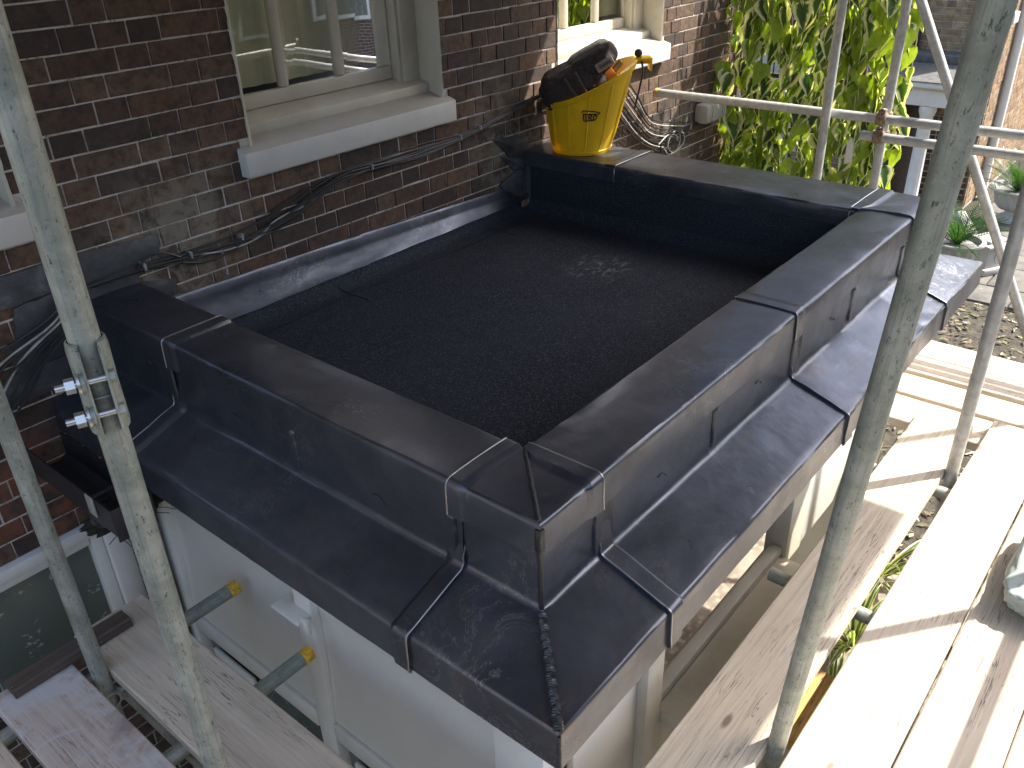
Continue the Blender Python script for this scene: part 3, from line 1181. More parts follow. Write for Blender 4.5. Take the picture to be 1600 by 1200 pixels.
# soffit and frieze under the skirt
def ring(name, o0, o1, z0, z1, m):
    a0, a1 = -o1, -o0
    box(name, (a0, a1), (a0, D - .005), (z0, z1), m, porch, .002)
    box(name, (a1 + .0005, L - a1 - .0005), (a0, a1), (z0, z1), m, porch, .002)
    box(name, (L - a1, L - a0), (a0, D - .005), (z0, z1), m, porch, .002)


ring('soffit', -.03, .192, -.425, -.400, 'white_paint')
# white fascia edge just under the lead drip
box('fascia_board', (.03, .055), (.03, D - .003), (-.56, -.426), 'white_paint', porch, .002)
box('fascia_board', (.0555, L - .0555), (.03, .055), (-.56, -.426), 'white_paint', porch, .002)
box('fascia_board', (L - .055, L - .03), (.03, D - .003), (-.56, -.426), 'white_paint', porch, .002)

# left side: white panels between posts
def left_panel(y0, y1):
    # outward-coved panel: upper edge flush, centre recessed
    vs, fs = [], []
    n = 10
    for k in range(n + 1):
        z = -.43 - .90 * k / n
        x = .030 + .018 * math.sin(math.pi * k / n)
        vs += [(x, y0, z), (x, y1, z)]
    for k in range(n):
        fs.append((2 * k, 2 * k + 1, 2 * k + 3, 2 * k + 2))
    mk('side_panel', vs, fs, 'blue_white', porch, solid=.02)


posts_y = [(.0, .17), (.93, 1.02), (1.80, 1.90)]
for a, b_ in posts_y:
    box('corner_post' if a == 0 else 'post', (-.002, .085), (a + .001, b_), (GZ, -.427), 'white_paint', porch, .006)
left_panel(.171, .929)
left_panel(1.021, 1.799)
for a, b_ in ((.171, .929), (1.021, 1.799)):
    box('panel_rail', (-.004, .075), (a + .0005, b_ - .0005), (-1.42, -1.335), 'white_paint', porch, .008)
    box('lower_pane', (.04, .05), (a + .001, b_ - .001), (-2.2, -1.421), 'green_pane', porch, 0)
    box('lower_panel', (.01, .03), ((a + b_) / 2 + .05, b_ - .06), (-2.0, -1.50), 'white_paint', porch, .01)
box('window_stay', (-.055, .002), (.935, 1.075), (-.835, -.822), 'white_paint', porch, .004)
box('window_stay', (-.045, -.03), (.90, .93), (-.86, -.80), 'white_paint', porch, .004)

# front: corner panel, posts and an open light with a deep sill
box('front_panel', (.173, .505), (.032, .055), (-1.9, -.427), 'blue_white', porch, .003)
for a, b_ in ((.506, .605), (1.545, 1.70), (2.50, L - .002)):
    box('post', (a, b_), (-.004, .09), (GZ, -.4275), 'cream_paint', porch, .008)
box('front_panel', (1.701, 2.499), (.032, .055), (-1.9, -.4272), 'blue_white', porch, .003)
box('transom', (.606, 1.544), (.02, .075), (-.62, -.561), 'cream_paint', porch, .006)
box('sill', (.606, 1.544), (-.1345, .085), (-1.21, -1.152), 'cream_paint', porch, .006)
box('frame_rail', (.6065, 1.5435), (.012, .06), (-1.151, -1.105), 'plastic_grey', porch, .010)
box('sill_nosing', (.10, 1.544), (-.166, -.135), (-1.14, -.975), 'white_paint', porch, .006)
box('lower_wall', (.606, 1.544), (.02, .06), (GZ, -1.212), 'cream_paint', porch, .003)
# far side posts
for a, b_ in ((.0915, .17), (1.0, 1.09), (1.86, 1.95)):
    box('post', (L - .085, L + .002), (a + .001, b_), (GZ, -.427), 'white_paint', porch, .006)
box('ceiling', (.06, L - .06), (.06, D - .004), (-.50, -.47), 'white_paint', porch, 0)

# ------------------------------------------------------------------ black gutter and downpipe at the wall corner
gt = thing('gutter', 'black plastic box gutter under the skirt at the wall corner', 'gutter', (-.26, 1.6, -.5))
gy0, gy1 = 1.36, D - .012
prof = [(-.335, -.405), (-.335, -.50), (-.30, -.52), (-.235, -.52), (-.206, -.50), (-.206, -.412), (-.211, -.412), (-.211, -.497), (-.237, -.514), (-.298, -.514), (-.329, -.497), (-.329, -.405)]
k = len(prof)
vs = [(x, y, z) for y in (gy0, gy1) for x, z in prof]
fs = [tuple(range(k)), tuple(range(k, 2 * k))] + [(q, (q + 1) % k, k + (q + 1) % k, k + q) for q in range(k)]
mk('trough', vs, fs, 'black_plastic', gt, sharp=25)
box('stop_end', (-.3355, -.2055), (gy0 - .006, gy0 - .0005), (-.521, -.402), 'black_plastic', gt, .002)
polytube('downpipe', smooth_path([(-.27, 1.60, -.516), (-.27, 1.60, -.56), (-.23, 1.74, -.68), (-.09, 1.80, -.76), (-.06, 1.86, -.86), (-.06, 1.86, GZ)], 6), .034, 'black_plastic', gt, 16)
polytube('pipe_collar', [(-.27, 1.60, -.515), (-.27, 1.60, -.57)], .041, 'black_plastic', gt, 16)
box('bracket', (-.342, -.3365), (1.455, 1.50), (-.47, -.398), 'plastic_grey', gt, .002)
box('bracket', (-.342, -.20), (1.46, 1.475), (-.4045, -.400), 'black_plastic', gt, .001)
# old nest of twigs and dirt caught behind the pipe
ns = thing('nest_debris', 'clump of dark moss and twigs caught under the black gutter', 'debris', (-.12, 1.78, -.74))
vs, fs = [], []
rn = random.Random(5)
bm = bmesh.new()
bmesh.ops.create_icosphere(bm, subdivisions=4, radius=1)
for v in bm.verts:
    d = 1 + .5 * mnoise.noise(v.co * 2.6) + .3 * mnoise.noise(v.co * 8)
    v.co = Vector((-.13 + v.co.x * .13 * d, 1.79 + v.co.y * .07 * d, -.735 + v.co.z * .042 * d))
me = bpy.data.meshes.new('clump'); bm.to_mesh(me); bm.free(); me.materials.append(M['moss'])
link(bpy.data.objects.new('clump', me), ns)
for q in range(16):
    p = Vector((-.13 + rn.uniform(-.12, .12), 1.75 + rn.uniform(-.05, .03), -.735 + rn.uniform(-.03, .03)))
    d = Vector((rn.uniform(-1, 1), rn.uniform(-.6, .2), rn.uniform(-.5, .4))).normalized() * rn.uniform(.05, .10)
    polytube('twig', [p, p + d * .5 + Vector((0, 0, .006)), p + d], .0016, 'fabric_strap', ns, 5)

# ------------------------------------------------------------------ scaffold tubes
def tube(label, p0, p1, m='galvanised', group=None):
    o = pipe_local('scaffold_tube', p0, p1, m)
    return tag(o, label, 'scaffold tube', group)


def coupler(parent, ctr, ax1, ax2, m='galvanised_bright'):
    """right-angle coupler: two ring clamps back to back, with flap bolts"""
    ctr = Vector(ctr)
    d1, d2 = Vector(ax1).normalized(), Vector(ax2).normalized()
    nrm = d1.cross(d2).normalized()
    vs, fs = [], []
    for d, off in ((d1, -.0285), (d2, .0285)):
        c = ctr + nrm * off
        _, u, v = frame_from(d)
        n0 = len(vs)
        seg = 18
        for (r_, h) in ((.0245, -.025), (.0315, -.025), (.0335, -.018), (.0335, .018), (.0315, .025), (.0245, .025)):
            for k in range(seg):
                a = 2 * math.pi * k / seg
                vs.append(c + u * r_ * math.cos(a) + v * r_ * math.sin(a) + d * h)
        for i in range(5):
            for k in range(seg):
                k2 = (k + 1) % seg
                fs.append((n0 + i * seg + k, n0 + i * seg + k2, n0 + (i + 1) * seg + k2, n0 + (i + 1) * seg + k))
    cp = mk('coupler', vs, fs, m, parent, sharp=40)
    for d, e, off in ((d1, d2, -.0285), (d2, d1, .0285)):
        c = ctr + nrm * off + e * .045
        s_ = 1 if off > 0 else -1
        polytube('bolt', [c - nrm * s_ * .035, c + nrm * s_ * .02], .006, 'zinc_bolt', cp, 8)
        polytube('nut', [c + nrm * s_ * .006, c + nrm * s_ * .019], .0115, 'zinc_bolt', cp, 6)
        cc = ctr + nrm * off + e * .038
        bx, f_ = [], []
        for a in (-.014, .014):
            for b_ in (-.02, .012):
                for q in (-.018, .018):
                    bx.append(cc + e * a + nrm * s_ * b_ * -1 + d * q)
        mk('flap', bx, boxv((0, 1), (0, 1), (0, 1))[1], m, cp, bevel=.004)
    return cp


ls = tube('green-grey upright scaffold tube at left joined by a bolted sleeve', (-.62, .40, GZ), (-.62, .40, 2.3))
# sleeve coupler on it
cdir, ldir = Vector((-.35, -.937, 0)), Vector((.937, -.35, 0))
c0 = Vector((-.62, .40, 0))
za, zb_ = .408, .566
vs, fs = [], []
seg = 22
rows = [(.0262, za - .002), (.030, za), (.0315, za + .012), (.0305, (za + zb_) / 2), (.0315, zb_ - .012), (.030, zb_), (.0262, zb_ + .002)]
for r_, z in rows:
    for k in range(seg + 1):
        a = R(28) + (2 * math.pi - R(56)) * k / seg
        p = c0 + cdir * (r_ * math.cos(a)) + ldir * (r_ * math.sin(a))
        vs.append((p.x, p.y, z))
for i in range(len(rows) - 1):
    for k in range(seg):
        a = i * (seg + 1) + k
        fs.append((a, a + 1, a + seg + 2, a + seg + 1))
sv = mk('sleeve', vs, fs, 'galvanised', ls, sharp=40)


def obox(name, c, ax, hs, m, parent, bevel=.002):
    vs = []
    for a in (-1, 1):
        for b_ in (-1, 1):
            for q in (-1, 1):
                vs.append(Vector(c) + ax[0] * hs[0] * a + ax[1] * hs[1] * b_ + ax[2] * hs[2] * q)
    return mk(name, vs, boxv((0, 1), (0, 1), (0, 1))[1], m, parent, bevel=bevel)


Zv = Vector((0, 0, 1))
for s_ in (-1, 1):
    obox('flange', c0 + cdir * .041 + ldir * (s_ * .0150) + Zv * ((za + zb_) / 2), (ldir, cdir, Zv), (.0020, .0155, .074), 'galvanised', sv)
for z in (za + .047, zb_ - .051):
    b0 = c0 + cdir * .044 + Zv * z
    polytube('bolt', [b0 - ldir * .060, b0 + ldir * .026], .0055, 'zinc_bolt', sv, 12)
    polytube('nut', [b0 - ldir * .046, b0 - ldir * .032], .0125, 'zinc_bolt', sv, 6)
    polytube('washer', [b0 - ldir * .0285, b0 - ldir * .0245], .0185, 'zinc_bolt', sv, 18)
    polytube('bolt_boss', [b0 - ldir * .024, b0 - ldir * .017], .0155, 'galvanised', sv, 14)
    polytube('bolt_head', [b0 + ldir * .0175, b0 + ldir * .027], .011, 'galvanised', sv, 6)
obox('centre_pin', c0 + cdir * .0255 + Zv * ((za + zb_) / 2 - .012), (ldir, cdir, Zv), (.013, .003, .0015), 'zinc_bolt', sv, .0005)

lb = tube('upright scaffold tube at the left edge in front of the green window', (-.53, 1.292, GZ), (-.53, 1.292, 2.3))
raker = tube('thick leaning scaffold tube in the right foreground, crossing the lead skirt', (.74, -.258, GZ), (.058, -.686, 1.89))
st = tube('upright scaffold tube standing in the board gap near the right edge', (2.07, -.415, GZ), (2.07, -.415, 2.3), 'galvanised_bright')
p1 = tube('upright tube in front of the ivy, left one of the pair', (3.52, .82, GZ), (3.52, .82, 2.3), 'galvanised_bright')
p2 = tube('upright tube in front of the ivy, clamped to both guard rails', (3.643, .55, GZ), (3.643, .55, 2.3), 'galvanised_bright')
r1 = tube('upper horizontal guard rail running out from the brick wall past the ivy', (3.583, 1.895, .09), (3.583, -1.45, .088), 'galvanised_bright')
r2 = tube('lower horizontal guard rail under the long one, starting at the clamp', (3.583, .64, -.004), (3.583, -1.45, -.006), 'galvanised_bright')
br = tube('sloping brace tube behind the guard rails at upper right', (3.70, .80, 1.20), (3.70, -.62, -1.445), 'galvanised_bright')
polytube('end_cap', [(3.583, 1.896, .09), (3.583, 1.882, .09)], .0258, 'yellow_cap', r1, 18)
coupler(p2, (3.613, .55, .09), (0, 1, 0), (0, 0, 1), 'rust')
coupler(p2, (3.613, .55, -.004), (0, 1, 0), (0, 0, 1), 'rust')
os_ = tube('outer upright scaffold tube behind the viewer, seen by its shadow on the boards', (2.04, -1.25, GZ), (2.04, -1.25, 2.3), 'galvanised_bright')
tube('outer upright scaffold tube at the far corner', (3.645, -1.32, GZ), (3.645, -1.32, 2.3), 'galvanised_bright')
tube('outer guard rail along the front edge of the boards', (-1.9, -1.302, .10), (3.9, -1.302, .10), 'galvanised_bright')
tube('outer ledger under the front boards', (-1.9, -1.21, -.972), (3.9, -1.21, -.972), 'galvanised_bright')
tube('inner ledger under the front boards', (.75, -.466, -.9725), (3.9, -.466, -.9725), 'galvanised_bright')
tube('ledger tube running under the gap between the left boards', (-.478, 1.44, -.972), (-.478, -1.3, -.972))
for y, lab in ((1.345, 'short tube with a yellow end reaching toward the porch, the one nearer the house'), (.90, 'short tube with a yellow end reaching toward the porch, the one nearer the viewer')):
    xe = -.016 if y > 1 else -.05
    o = tube(lab, (-1.25, y, -.9235), (xe, y, -.9235))
    polytube('yellow_end', [(xe - .035, y, -.9235), (xe + .001, y, -.9235)], .0252, 'yellow_cap', o, 20)
for x, y0, lab in ((1.17, -.085, 'cross tube under the front boards with its end at the porch sill'), (2.0, -.13, 'cross tube under the boards beside the upright at right'), (.30, -.24, 'cross tube under the near front boards')):
    tube(lab, (x, y0, -.9235), (x, -1.42, -.9235), 'galvanised' if x == 1.17 else 'galvanised_bright')
coupler(lb, (-.503, 1.292, -.972), (0, 0, 1), (0, 1, 0))
coupler(st, (2.07, -.442, -.9725), (0, 0, 1), (1, 0, 0))


# ------------------------------------------------------------------ scaffold boards
def board(label, x, y, ztop, m='board_wood', axis='x', group=None, name='scaffold_board', parent=None, th=.0385, tilt=0):
    """x, y: extents; local X runs along the grain"""
    cx, cy = (x[0] + x[1]) / 2, (y[0] + y[1]) / 2
    ln, wd = (x[1] - x[0], y[1] - y[0]) if axis == 'x' else (y[1] - y[0], x[1] - x[0])
    n = max(6, int(ln / .15))
    vs, fs = [], []
    sd = random.random() * 100
    c = .004
    for i in range(n + 1):
        u = -ln / 2 + ln * i / n
        bow = .0025 * mnoise.noise(Vector((u * .8, sd, 0)))
        cup = .0016 * mnoise.noise(Vector((u * .5, sd, 7)))
        e1 = .0022 * mnoise.noise(Vector((u * 3.1, sd, 3)))
        e2 = .0022 * mnoise.noise(Vector((u * 3.1, sd, 5)))
        hw = wd / 2
        ring_ = [(-hw + e1, -th), (-hw + e1, -c), (-hw + e1 + c, 0), (-hw * .3, cup), (hw * .3, cup), (hw + e2 - c, 0), (hw + e2, -c), (hw + e2, -th)]
        vs += [(u, a, b_ + bow) for a, b_ in ring_]
    for i in range(n):
        for q in range(8):
            q2 = (q + 1) % 8
            a = i * 8
            fs.append((a + q, a + q2, a + 8 + q2, a + 8 + q))
    fs.append(tuple(range(8))); fs.append(tuple(n * 8 + q for q in range(8)))
    o = mk(name, vs, fs, m, None, sharp=30)
    o.location = (cx, cy, ztop)
    o.rotation_euler = (0, tilt, R(90) if axis == 'y' else 0)
    if parent is not None:
        o.parent = parent
        o.matrix_parent_inverse = wmat(parent).inverted()
    elif label:
        tag(o, label, 'scaffold board', group)
    return o


board('narrow scaffold board hugging the porch sill, cracked along its length', (-.15, 2.47), (-.392, -.172), ZB)
board('sunlit scaffold board on the outer side of the wide gap with plants', (-.18, 2.56), (-.672, -.447), ZB)
board('sunlit scaffold board under the grey-green sack, crossed by a tube shadow', (-.18, 2.60), (-.897, -.679), ZB)
board('scaffold board in the bottom right corner beyond the sack', (-.18, 2.55), (-1.122, -.901), ZB)
board('outermost scaffold board along the front edge', (-.18, 2.60), (-1.35, -1.128), ZB)
for k, (a, b_) in enumerate(((2.40, 2.618), (2.655, 2.845), (2.885, 3.06), (3.064, 3.268))):
    board(['cross board nearest the porch front, its near edge shaded brown', 'second cross board at far right, shadow lying over it', 'third cross board at far right, butted to the farthest', 'farthest cross board, by the soil bed'][k],
          (a, b_), (-1.55, .06 if k < 1 else .22), ZB - .0395, axis='y')
board('bare left scaffold board close to the porch panels', (-.505, -.268), (-.10, 1.50), ZB, axis='y')
board('left scaffold board smeared with white plaster', (-.785, -.565), (.52, 1.452), ZB, 'board_smeared', axis='y')
board('scaffold board in the bottom left corner', (-1.045, -.825), (-1.3, 1.30), ZB - .004, axis='y')
board('continuation of the plaster-smeared board', (-.80, -.66), (-1.3, .36), ZB, axis='y')
bt_ = thing('timber_batten', 'dark stained timber batten lying across the left board ends', 'batten', (-.55, 1.40, ZB))
o = board('', (-.735, -.365), (1.385, 1.45), ZB + .036, 'dark_wood', parent=bt_, name='batten', th=.032)
o = bpy.data.objects['timber_batten']
yb = board('short offcut of yellow timber seen through the board gap', (.62, .90), (-.44, -.36), ZB - .10, 'yellow_wood', name='timber_offcut', th=.06)
tag(yb, 'short offcut of yellow timber seen through the board gap', 'timber')

# upper deck of the scaffold, overhead: it shades the roof
dk = thing('scaffold_deck', 'boarded upper scaffold deck overhead, shading the roof', 'scaffold deck', (.6, 0, 1.9))
y = -1.78
k = 0
while y < 1.75:
    xe = 3.47 if y > .60 else (3.74 if y > .4 else 4.02)
    if y < -1.2: xe = 3.55
    xe += random.uniform(-.03, .03)
    board('', (-.9, xe), (y, y + .222), 1.94 + random.uniform(-.003, .003), 'deck_wood', name='board', parent=dk)
    y += .229
    k += 1

# ------------------------------------------------------------------ sack on the boards
sk_ = thing('sack', 'grey-green woven sack wrapped in polythene at the right edge', 'sack', (1.62, -.95, ZB))


def blob(name, c, h, m, parent, seed, p=.45, lump=.12, sub=5):
    bm = bmesh.new()
    bmesh.ops.create_icosphere(bm, subdivisions=sub, radius=1)
    for v in bm.verts:
        n = v.co.copy()
        q = [math.copysign(abs(a) ** p, a) for a in n]
        d = 1 + lump * mnoise.noise(n * 1.7 + Vector((seed, 0, 0))) + lump * .5 * mnoise.noise(n * 5 + Vector((0, seed, 0))) + lump * .25 * mnoise.noise(Vector((n.x * 3, n.y * 14, n.z * 3 + seed)))
        v.co = Vector((c[0] + q[0] * h[0] * d, c[1] + q[1] * h[1] * d, max(c[2] - h[2], c[2] + q[2] * h[2] * d)))
    for f in bm.faces: f.smooth = True
    me = bpy.data.meshes.new(name); bm.to_mesh(me); bm.free(); me.materials.append(M[m])
    return link(bpy.data.objects.new(name, me), parent)


blob('sack_body', (1.595, -.915, ZB + .062), (.27, .19, .062), 'sack_fabric', sk_, 3, .55, .10)
blob('polythene_wrap', (1.69, -.975, ZB + .145), (.22, .17, .035), 'polythene', sk_, 8, .6, .22)

# ------------------------------------------------------------------ yellow bucket on the far parapet
BK = Vector((2.535, 1.70, .002))
bk = thing('bucket', 'yellow ribbed plastic builder bucket with a tall lip on the parapet', 'bucket', BK)
hi = Vector((.65, -.76, 0)).normalized()      # the tall side
sd_ = Vector((.76, .65, 0))


def bucket_pt(a, u, rad=0.0):
    """a angle from the tall side, u 0 at base .. 1 at rim"""
    ca, sa = math.cos(a), math.sin(a)
    hgt = .335 + .098 * ca + .008 * math.cos(2 * a)
    z = hgt * u
    r = .148 + (.215 - .148) * (z / .34) + rad
    sh = hi * (.018 * (z / .3))
    p = BK + hi * (r * ca) + sd_ * (r * .96 * sa) + sh
    p.z += z
    return p


vs, fs = [], []
seg = 180
lev = [(0.0, -.006), (.0, .0), (.045, .002), (.05, -.002), (.2, 0), (.4, 0), (.6, 0), (.8, 0), (.90, .001), (.905, .008), (.99, .011), (1.0, .008), (1.0, -.006), (.95, -.007), (.5, -.007), (.05, -.007)]
for u, rad in lev:
    for k in range(seg):
        a = 2 * math.pi * k / seg
        rib = .006 if (k % 15 == 0 and .05 < u < .9 and rad > -.005) else 0
        vs.append(bucket_pt(a, u, rad + rib))
for i in range(len(lev) - 1):
    for k in range(seg):
        k2 = (k + 1) % seg
        fs.append((i * seg + k, i * seg + k2, (i + 1) * seg + k2, (i + 1) * seg + k))
fs.append(tuple(range(seg))); fs.append(tuple((len(lev) - 1) * seg + k for k in range(seg)))
body = mk('bucket_body', vs, fs, 'yellow_plastic', bk, sharp=25)
# pouring lip and hook on the tall side
top_ = bucket_pt(0, 1.0)
obox('lip', top_ + hi * .035 + Zv * (-.006), (hi, sd_, Zv), (.042, .052, .007), 'yellow_plastic', bk, .006)
obox('hook', top_ + hi * .072 + Zv * (-.032), (hi, sd_, Zv), (.006, .04, .032), 'yellow_plastic', bk, .005)
obox('hook_rib', top_ + hi * .036 + Zv * (-.022), (hi, sd_, Zv), (.032, .004, .012), 'yellow_plastic', bk, .002)


# printed mark on the side facing the viewer
def ink(strokes, wd, m):
    vs, fs = [], []
    for st_ in strokes:
        n0 = len(vs)
        P2 = []
        for i in range(len(st_) - 1):
            for q in range(5):
                P2.append(Vector(st_[i]).lerp(Vector(st_[i + 1]), q / 5))
        P2.append(Vector(st_[-1]))
        for i, p in enumerate(P2):
            d = (P2[min(i + 1, len(P2) - 1)] - P2[max(i - 1, 0)]).normalized()
            n_ = Vector((-d.y, d.x)) * wd
            for s_ in (-1, 1):
                a_, z_ = p.x + n_.x * s_, p.y + n_.y * s_
                ang = LA + a_ / .185
                hgt = .335 + .098 * math.cos(ang) + .008 * math.cos(2 * ang)
                vs.append(bucket_pt(ang, z_ / hgt, .0068))
        for i in range(len(P2) - 1):
            a = n0 + 2 * i
            fs.append((a, a + 1, a + 3, a + 2))
    return mk('printed_mark', vs, fs, m, bk, smooth=False)


LA = -math.pi / 2 + .02          # faces the viewer
zc = .205
ox = .008
S_ = [[(-.042, .016), (-.038, .024), (-.028, .0255), (.002, .0235), (.030, .017), (.043, .012), (.041, .008), (.036, .007)],
      [(-.034, .010), (.038, .006)], [(-.034, .010), (-.030, -.024)], [(-.022, .008), (-.019, -.022)],
      [(-.008, .006), (-.006, -.022)], [(-.008, .006), (.004, .004), (.007, -.004), (-.004, -.008), (.008, -.021)],
      [(.016, .002), (.015, -.020), (.027, -.019), (.032, -.008), (.030, .001), (.016, .002)], [(-.028, -.025), (.024, -.022)]]
ink([[(x + ox, z + zc) for x, z in s_] for s_ in S_], .0027, 'ink_black')

# contents, each its own thing
pc = BK + hi * .0
pads = thing('tool_pouch', 'dark brown padded work pouch stuffed in the yellow bucket', 'pouch', (BK.x, BK.y, .25))


def bag(name, c, ax, h, m, parent, seed, lump=.1, p=.78):
    bm = bmesh.new()
    bmesh.ops.create_icosphere(bm, subdivisions=5, radius=1)
    for v in bm.verts:
        n = v.co.copy()
        q = [math.copysign(abs(a) ** p, a) for a in n]
        d = 1 + lump * mnoise.noise(n * 2 + Vector((seed, 0, 0))) + lump * .4 * mnoise.noise(n * 6 + Vector((0, seed, 0)))
        v.co = Vector(c) + ax[0] * q[0] * h[0] * d + ax[1] * q[1] * h[1] * d + ax[2] * q[2] * h[2] * d
    for f in bm.faces: f.smooth = True
    me = bpy.data.meshes.new(name); bm.to_mesh(me); bm.free(); me.materials.append(M[m])
    return link(bpy.data.objects.new(name, me), parent)


def axes(yaw, pitch):
    a = (hi * math.cos(pitch) + Zv * math.sin(pitch)).normalized()
    b_ = (sd_ * math.cos(yaw) + hi * math.sin(yaw)).normalized()
    b_ = (b_ - a * a.dot(b_)).normalized()
    return a, b_, a.cross(b_) * (1 if a.cross(b_).z > 0 else -1)


A1 = axes(0, R(24))
bag('pouch_body', BK - hi * .055 + Zv * .325, A1, (.165, .14, .10), 'fabric_dark', pads, 2)
A2 = axes(0, R(30))
bag('pouch_flap', BK + hi * .040 + Zv * .425, A2, (.135, .12, .068), 'fabric_dark', pads, 5, .08, .68)
bag('pouch_pocket', BK - hi * .13 - sd_ * .04 + Zv * .315, A1, (.06, .09, .065), 'fabric_dark', pads, 9)
bag('pouch_pocket', BK + hi * .02 - sd_ * .07 + Zv * .33, A1, (.10, .06, .05), 'fabric_dark', pads, 12)
view = (CAM - Vector((BK.x, BK.y, .4))).normalized()
lc = BK + hi * .095 + Zv * .432 - sd_ * .126
lb_ = obox('brand_label', lc, (A2[0], A2[1], A2[2]), (.045, .003, .022), 'label_patch', pads, .002)
for s_ in (-1, 1):
    obox('label_print', lc - sd_ * .0035 + A2[2] * .008 * s_, (A2[0], A2[1], A2[2]), (.036, .0006, .0022), 'ink_red', lb_, 0)
obox('label_print', lc - sd_ * .0035, (A2[0], A2[1], A2[2]), (.030, .0006, .003), 'ink_black', lb_, 0)
for q, (aa, bb) in enumerate((((-.05, .40), (.02, .285)), ((.03, .29), (.085, .39)), ((-.10, .37), (-.03, .28)))):
    pa = BK + hi * aa[0] - sd_ * (.135) + Zv * aa[1]
    pb = BK + hi * bb[0] - sd_ * (.145) + Zv * bb[1]
    polytube('strap', smooth_path([pa, pa.lerp(pb, .5) - sd_ * .012, pb], 5), .008, 'fabric_strap', pads, 8)
lv = thing('wooden_float', 'worn wooden tool handle leaning on the bucket lip', 'tool', BK + hi * .13 + Zv * .3)
obox('handle', BK + hi * .128 - sd_ * .06 + Zv * .37, (axes(0, R(48))[0], sd_, axes(0, R(48))[2]), (.085, .02, .012), 'handle_wood', lv, .004)
og = thing('orange_tool', 'bright orange plastic tool blade poking out of the bucket', 'tool', BK + hi * .08 + Zv * .3)
obox('blade', BK + hi * .095 - sd_ * .09 + Zv * .345, (axes(0, R(40))[0], sd_, axes(0, R(40))[2]), (.07, .006, .025), 'orange_plastic', og, .004)
obox('blade_edge', BK - hi * .165 - sd_ * .03 + Zv * .255, (axes(0, R(70))[0], sd_, axes(0, R(70))[2]), (.035, .05, .008), 'orange_plastic', og, .004)
hd = thing('hand_tool', 'small black-handled tool hooked over the low rim of the bucket', 'tool', BK - hi * .2 + Zv * .25)
polytube('grip', [BK - hi * .218 - sd_ * .05 + Zv * .255, BK - hi * .215 - sd_ * .05 + Zv * .20], .011, 'black_plastic', hd, 10)
polytube('wire', smooth_path([BK - hi * .20 - sd_ * .05 + Zv * .26, BK - hi * .18 - sd_ * .06 + Zv * .30, BK - hi * .165 - sd_ * .05 + Zv * .29]), .003, 'zinc_bolt', hd, 6)
kn = thing('plumb_bob', 'black ball knob on a cord hung over the bucket lip', 'knob', top_)
bag('ball', top_ + hi * .008 + Zv * .022 - sd_ * .03, (hi, sd_, Zv), (.02, .02, .02), 'black_plastic', kn, 1, 0, 1)
polytube('cord', smooth_path([top_ + hi * .02 - sd_ * .035 + Zv * .003, top_ + hi * .028 - sd_ * .06 - Zv * .06, top_ + hi * .012 - sd_ * .055 - Zv * .16, top_ - hi * .005 - sd_ * .05 - Zv * .24]), .005, 'cable', kn, 8)

# ------------------------------------------------------------------ cables on the wall
YC = D - .022
cb = thing('cable_bundle', 'drooping bundle of black cables clipped along the brick wall under the sills', 'cables', (1.3, YC, .1))
main = [(-.05, .052), (.185, .058), (.40, .045), (.543, .045), (.70, .055), (.848, .085), (1.00, .128), (1.15, .158), (1.375, .160), (1.62, .160), (1.87, .168), (2.08, .195), (2.25, .228), (2.48, .255)]
rc = random.Random(12)
for k in range(13):
    sp = rc.uniform(-1, 1)
    ph = rc.uniform(0, 9)
    i0 = rc.choice([0, 0, 3, 4, 5]) if k > 5 else 0
    i1 = len(main)
    pts = []
    for i, (x, z) in enumerate(main[i0:i1]):
        ws = .013 * mnoise.noise(Vector((x * 2.2, k * 3.7, 0)))
        fan = .008 + .034 * math.exp(-((x - .85) / .28) ** 2) + .020 * math.exp(-((x - 1.62) / .3) ** 2)
        pts.append((x, YC + rc.uniform(-.006, .004) - .006 * (k % 3), z + sp * fan + ws + .004 * math.sin(x * 7 + ph)))
    polytube('cable', smooth_path(pts, 5), .0034 if k % 3 else .0026, 'cable', cb, 6)
for pts, m, r_ in (
    ([(.42, .04), (.55, .02), (.68, .025), (.78, .07), (.92, .09)], 'cable_grey', .0036),
    ([(.19, .06), (.24, .09), (.30, .085), (.36, .05)], 'cable', .004),
    ([(.36, .03), (.45, .005), (.56, .01), (.66, .05)], 'cable', .004)):
    polytube('cable', smooth_path([(x, YC - .014, z) for x, z in pts], 6), r_, m, cb, 6)
for x, z in ((.40, .045), (.62, .05), (1.3, .160), (1.86, .168), (.22, .058), (2.0, .186)):
    box('cable_tie', (x - .004, x + .004), (YC - .022, D), (z - .012, z + .014), 'cable_grey', cb, .003)
polytube('cable', smooth_path([(.52, YC - .01, .05), (.53, YC - .008, .0), (.535, YC - .006, -.05), (.53, YC - .01, -.075)]), .003, 'cable_grey', cb, 6)

cl = thing('loose_cables', 'loose cables hanging down the wall at left beside the near tube', 'cables', (-.2, YC, -.2))
for k in range(8):
    o_ = rc.uniform(-.03, .03)
    a, b_ = -.02 - .012 * k, .05 - .004 * k
    pts = [(a + .03, YC - .03, .055), (a - .05, YC - .05, -.02 + o_), (a - .15 - .02 * k, YC - .03, -.12 + o_), (a - .26 - .035 * k, YC - .02, -.235 - .012 * k), (a - .50 - .05 * k, YC - .01, -.42 - .025 * k)]
    polytube('cable', smooth_path(pts, 6), .0048 if k % 2 else .0038, 'cable_grey' if k in (3, 6) else 'cable', cl, 6)

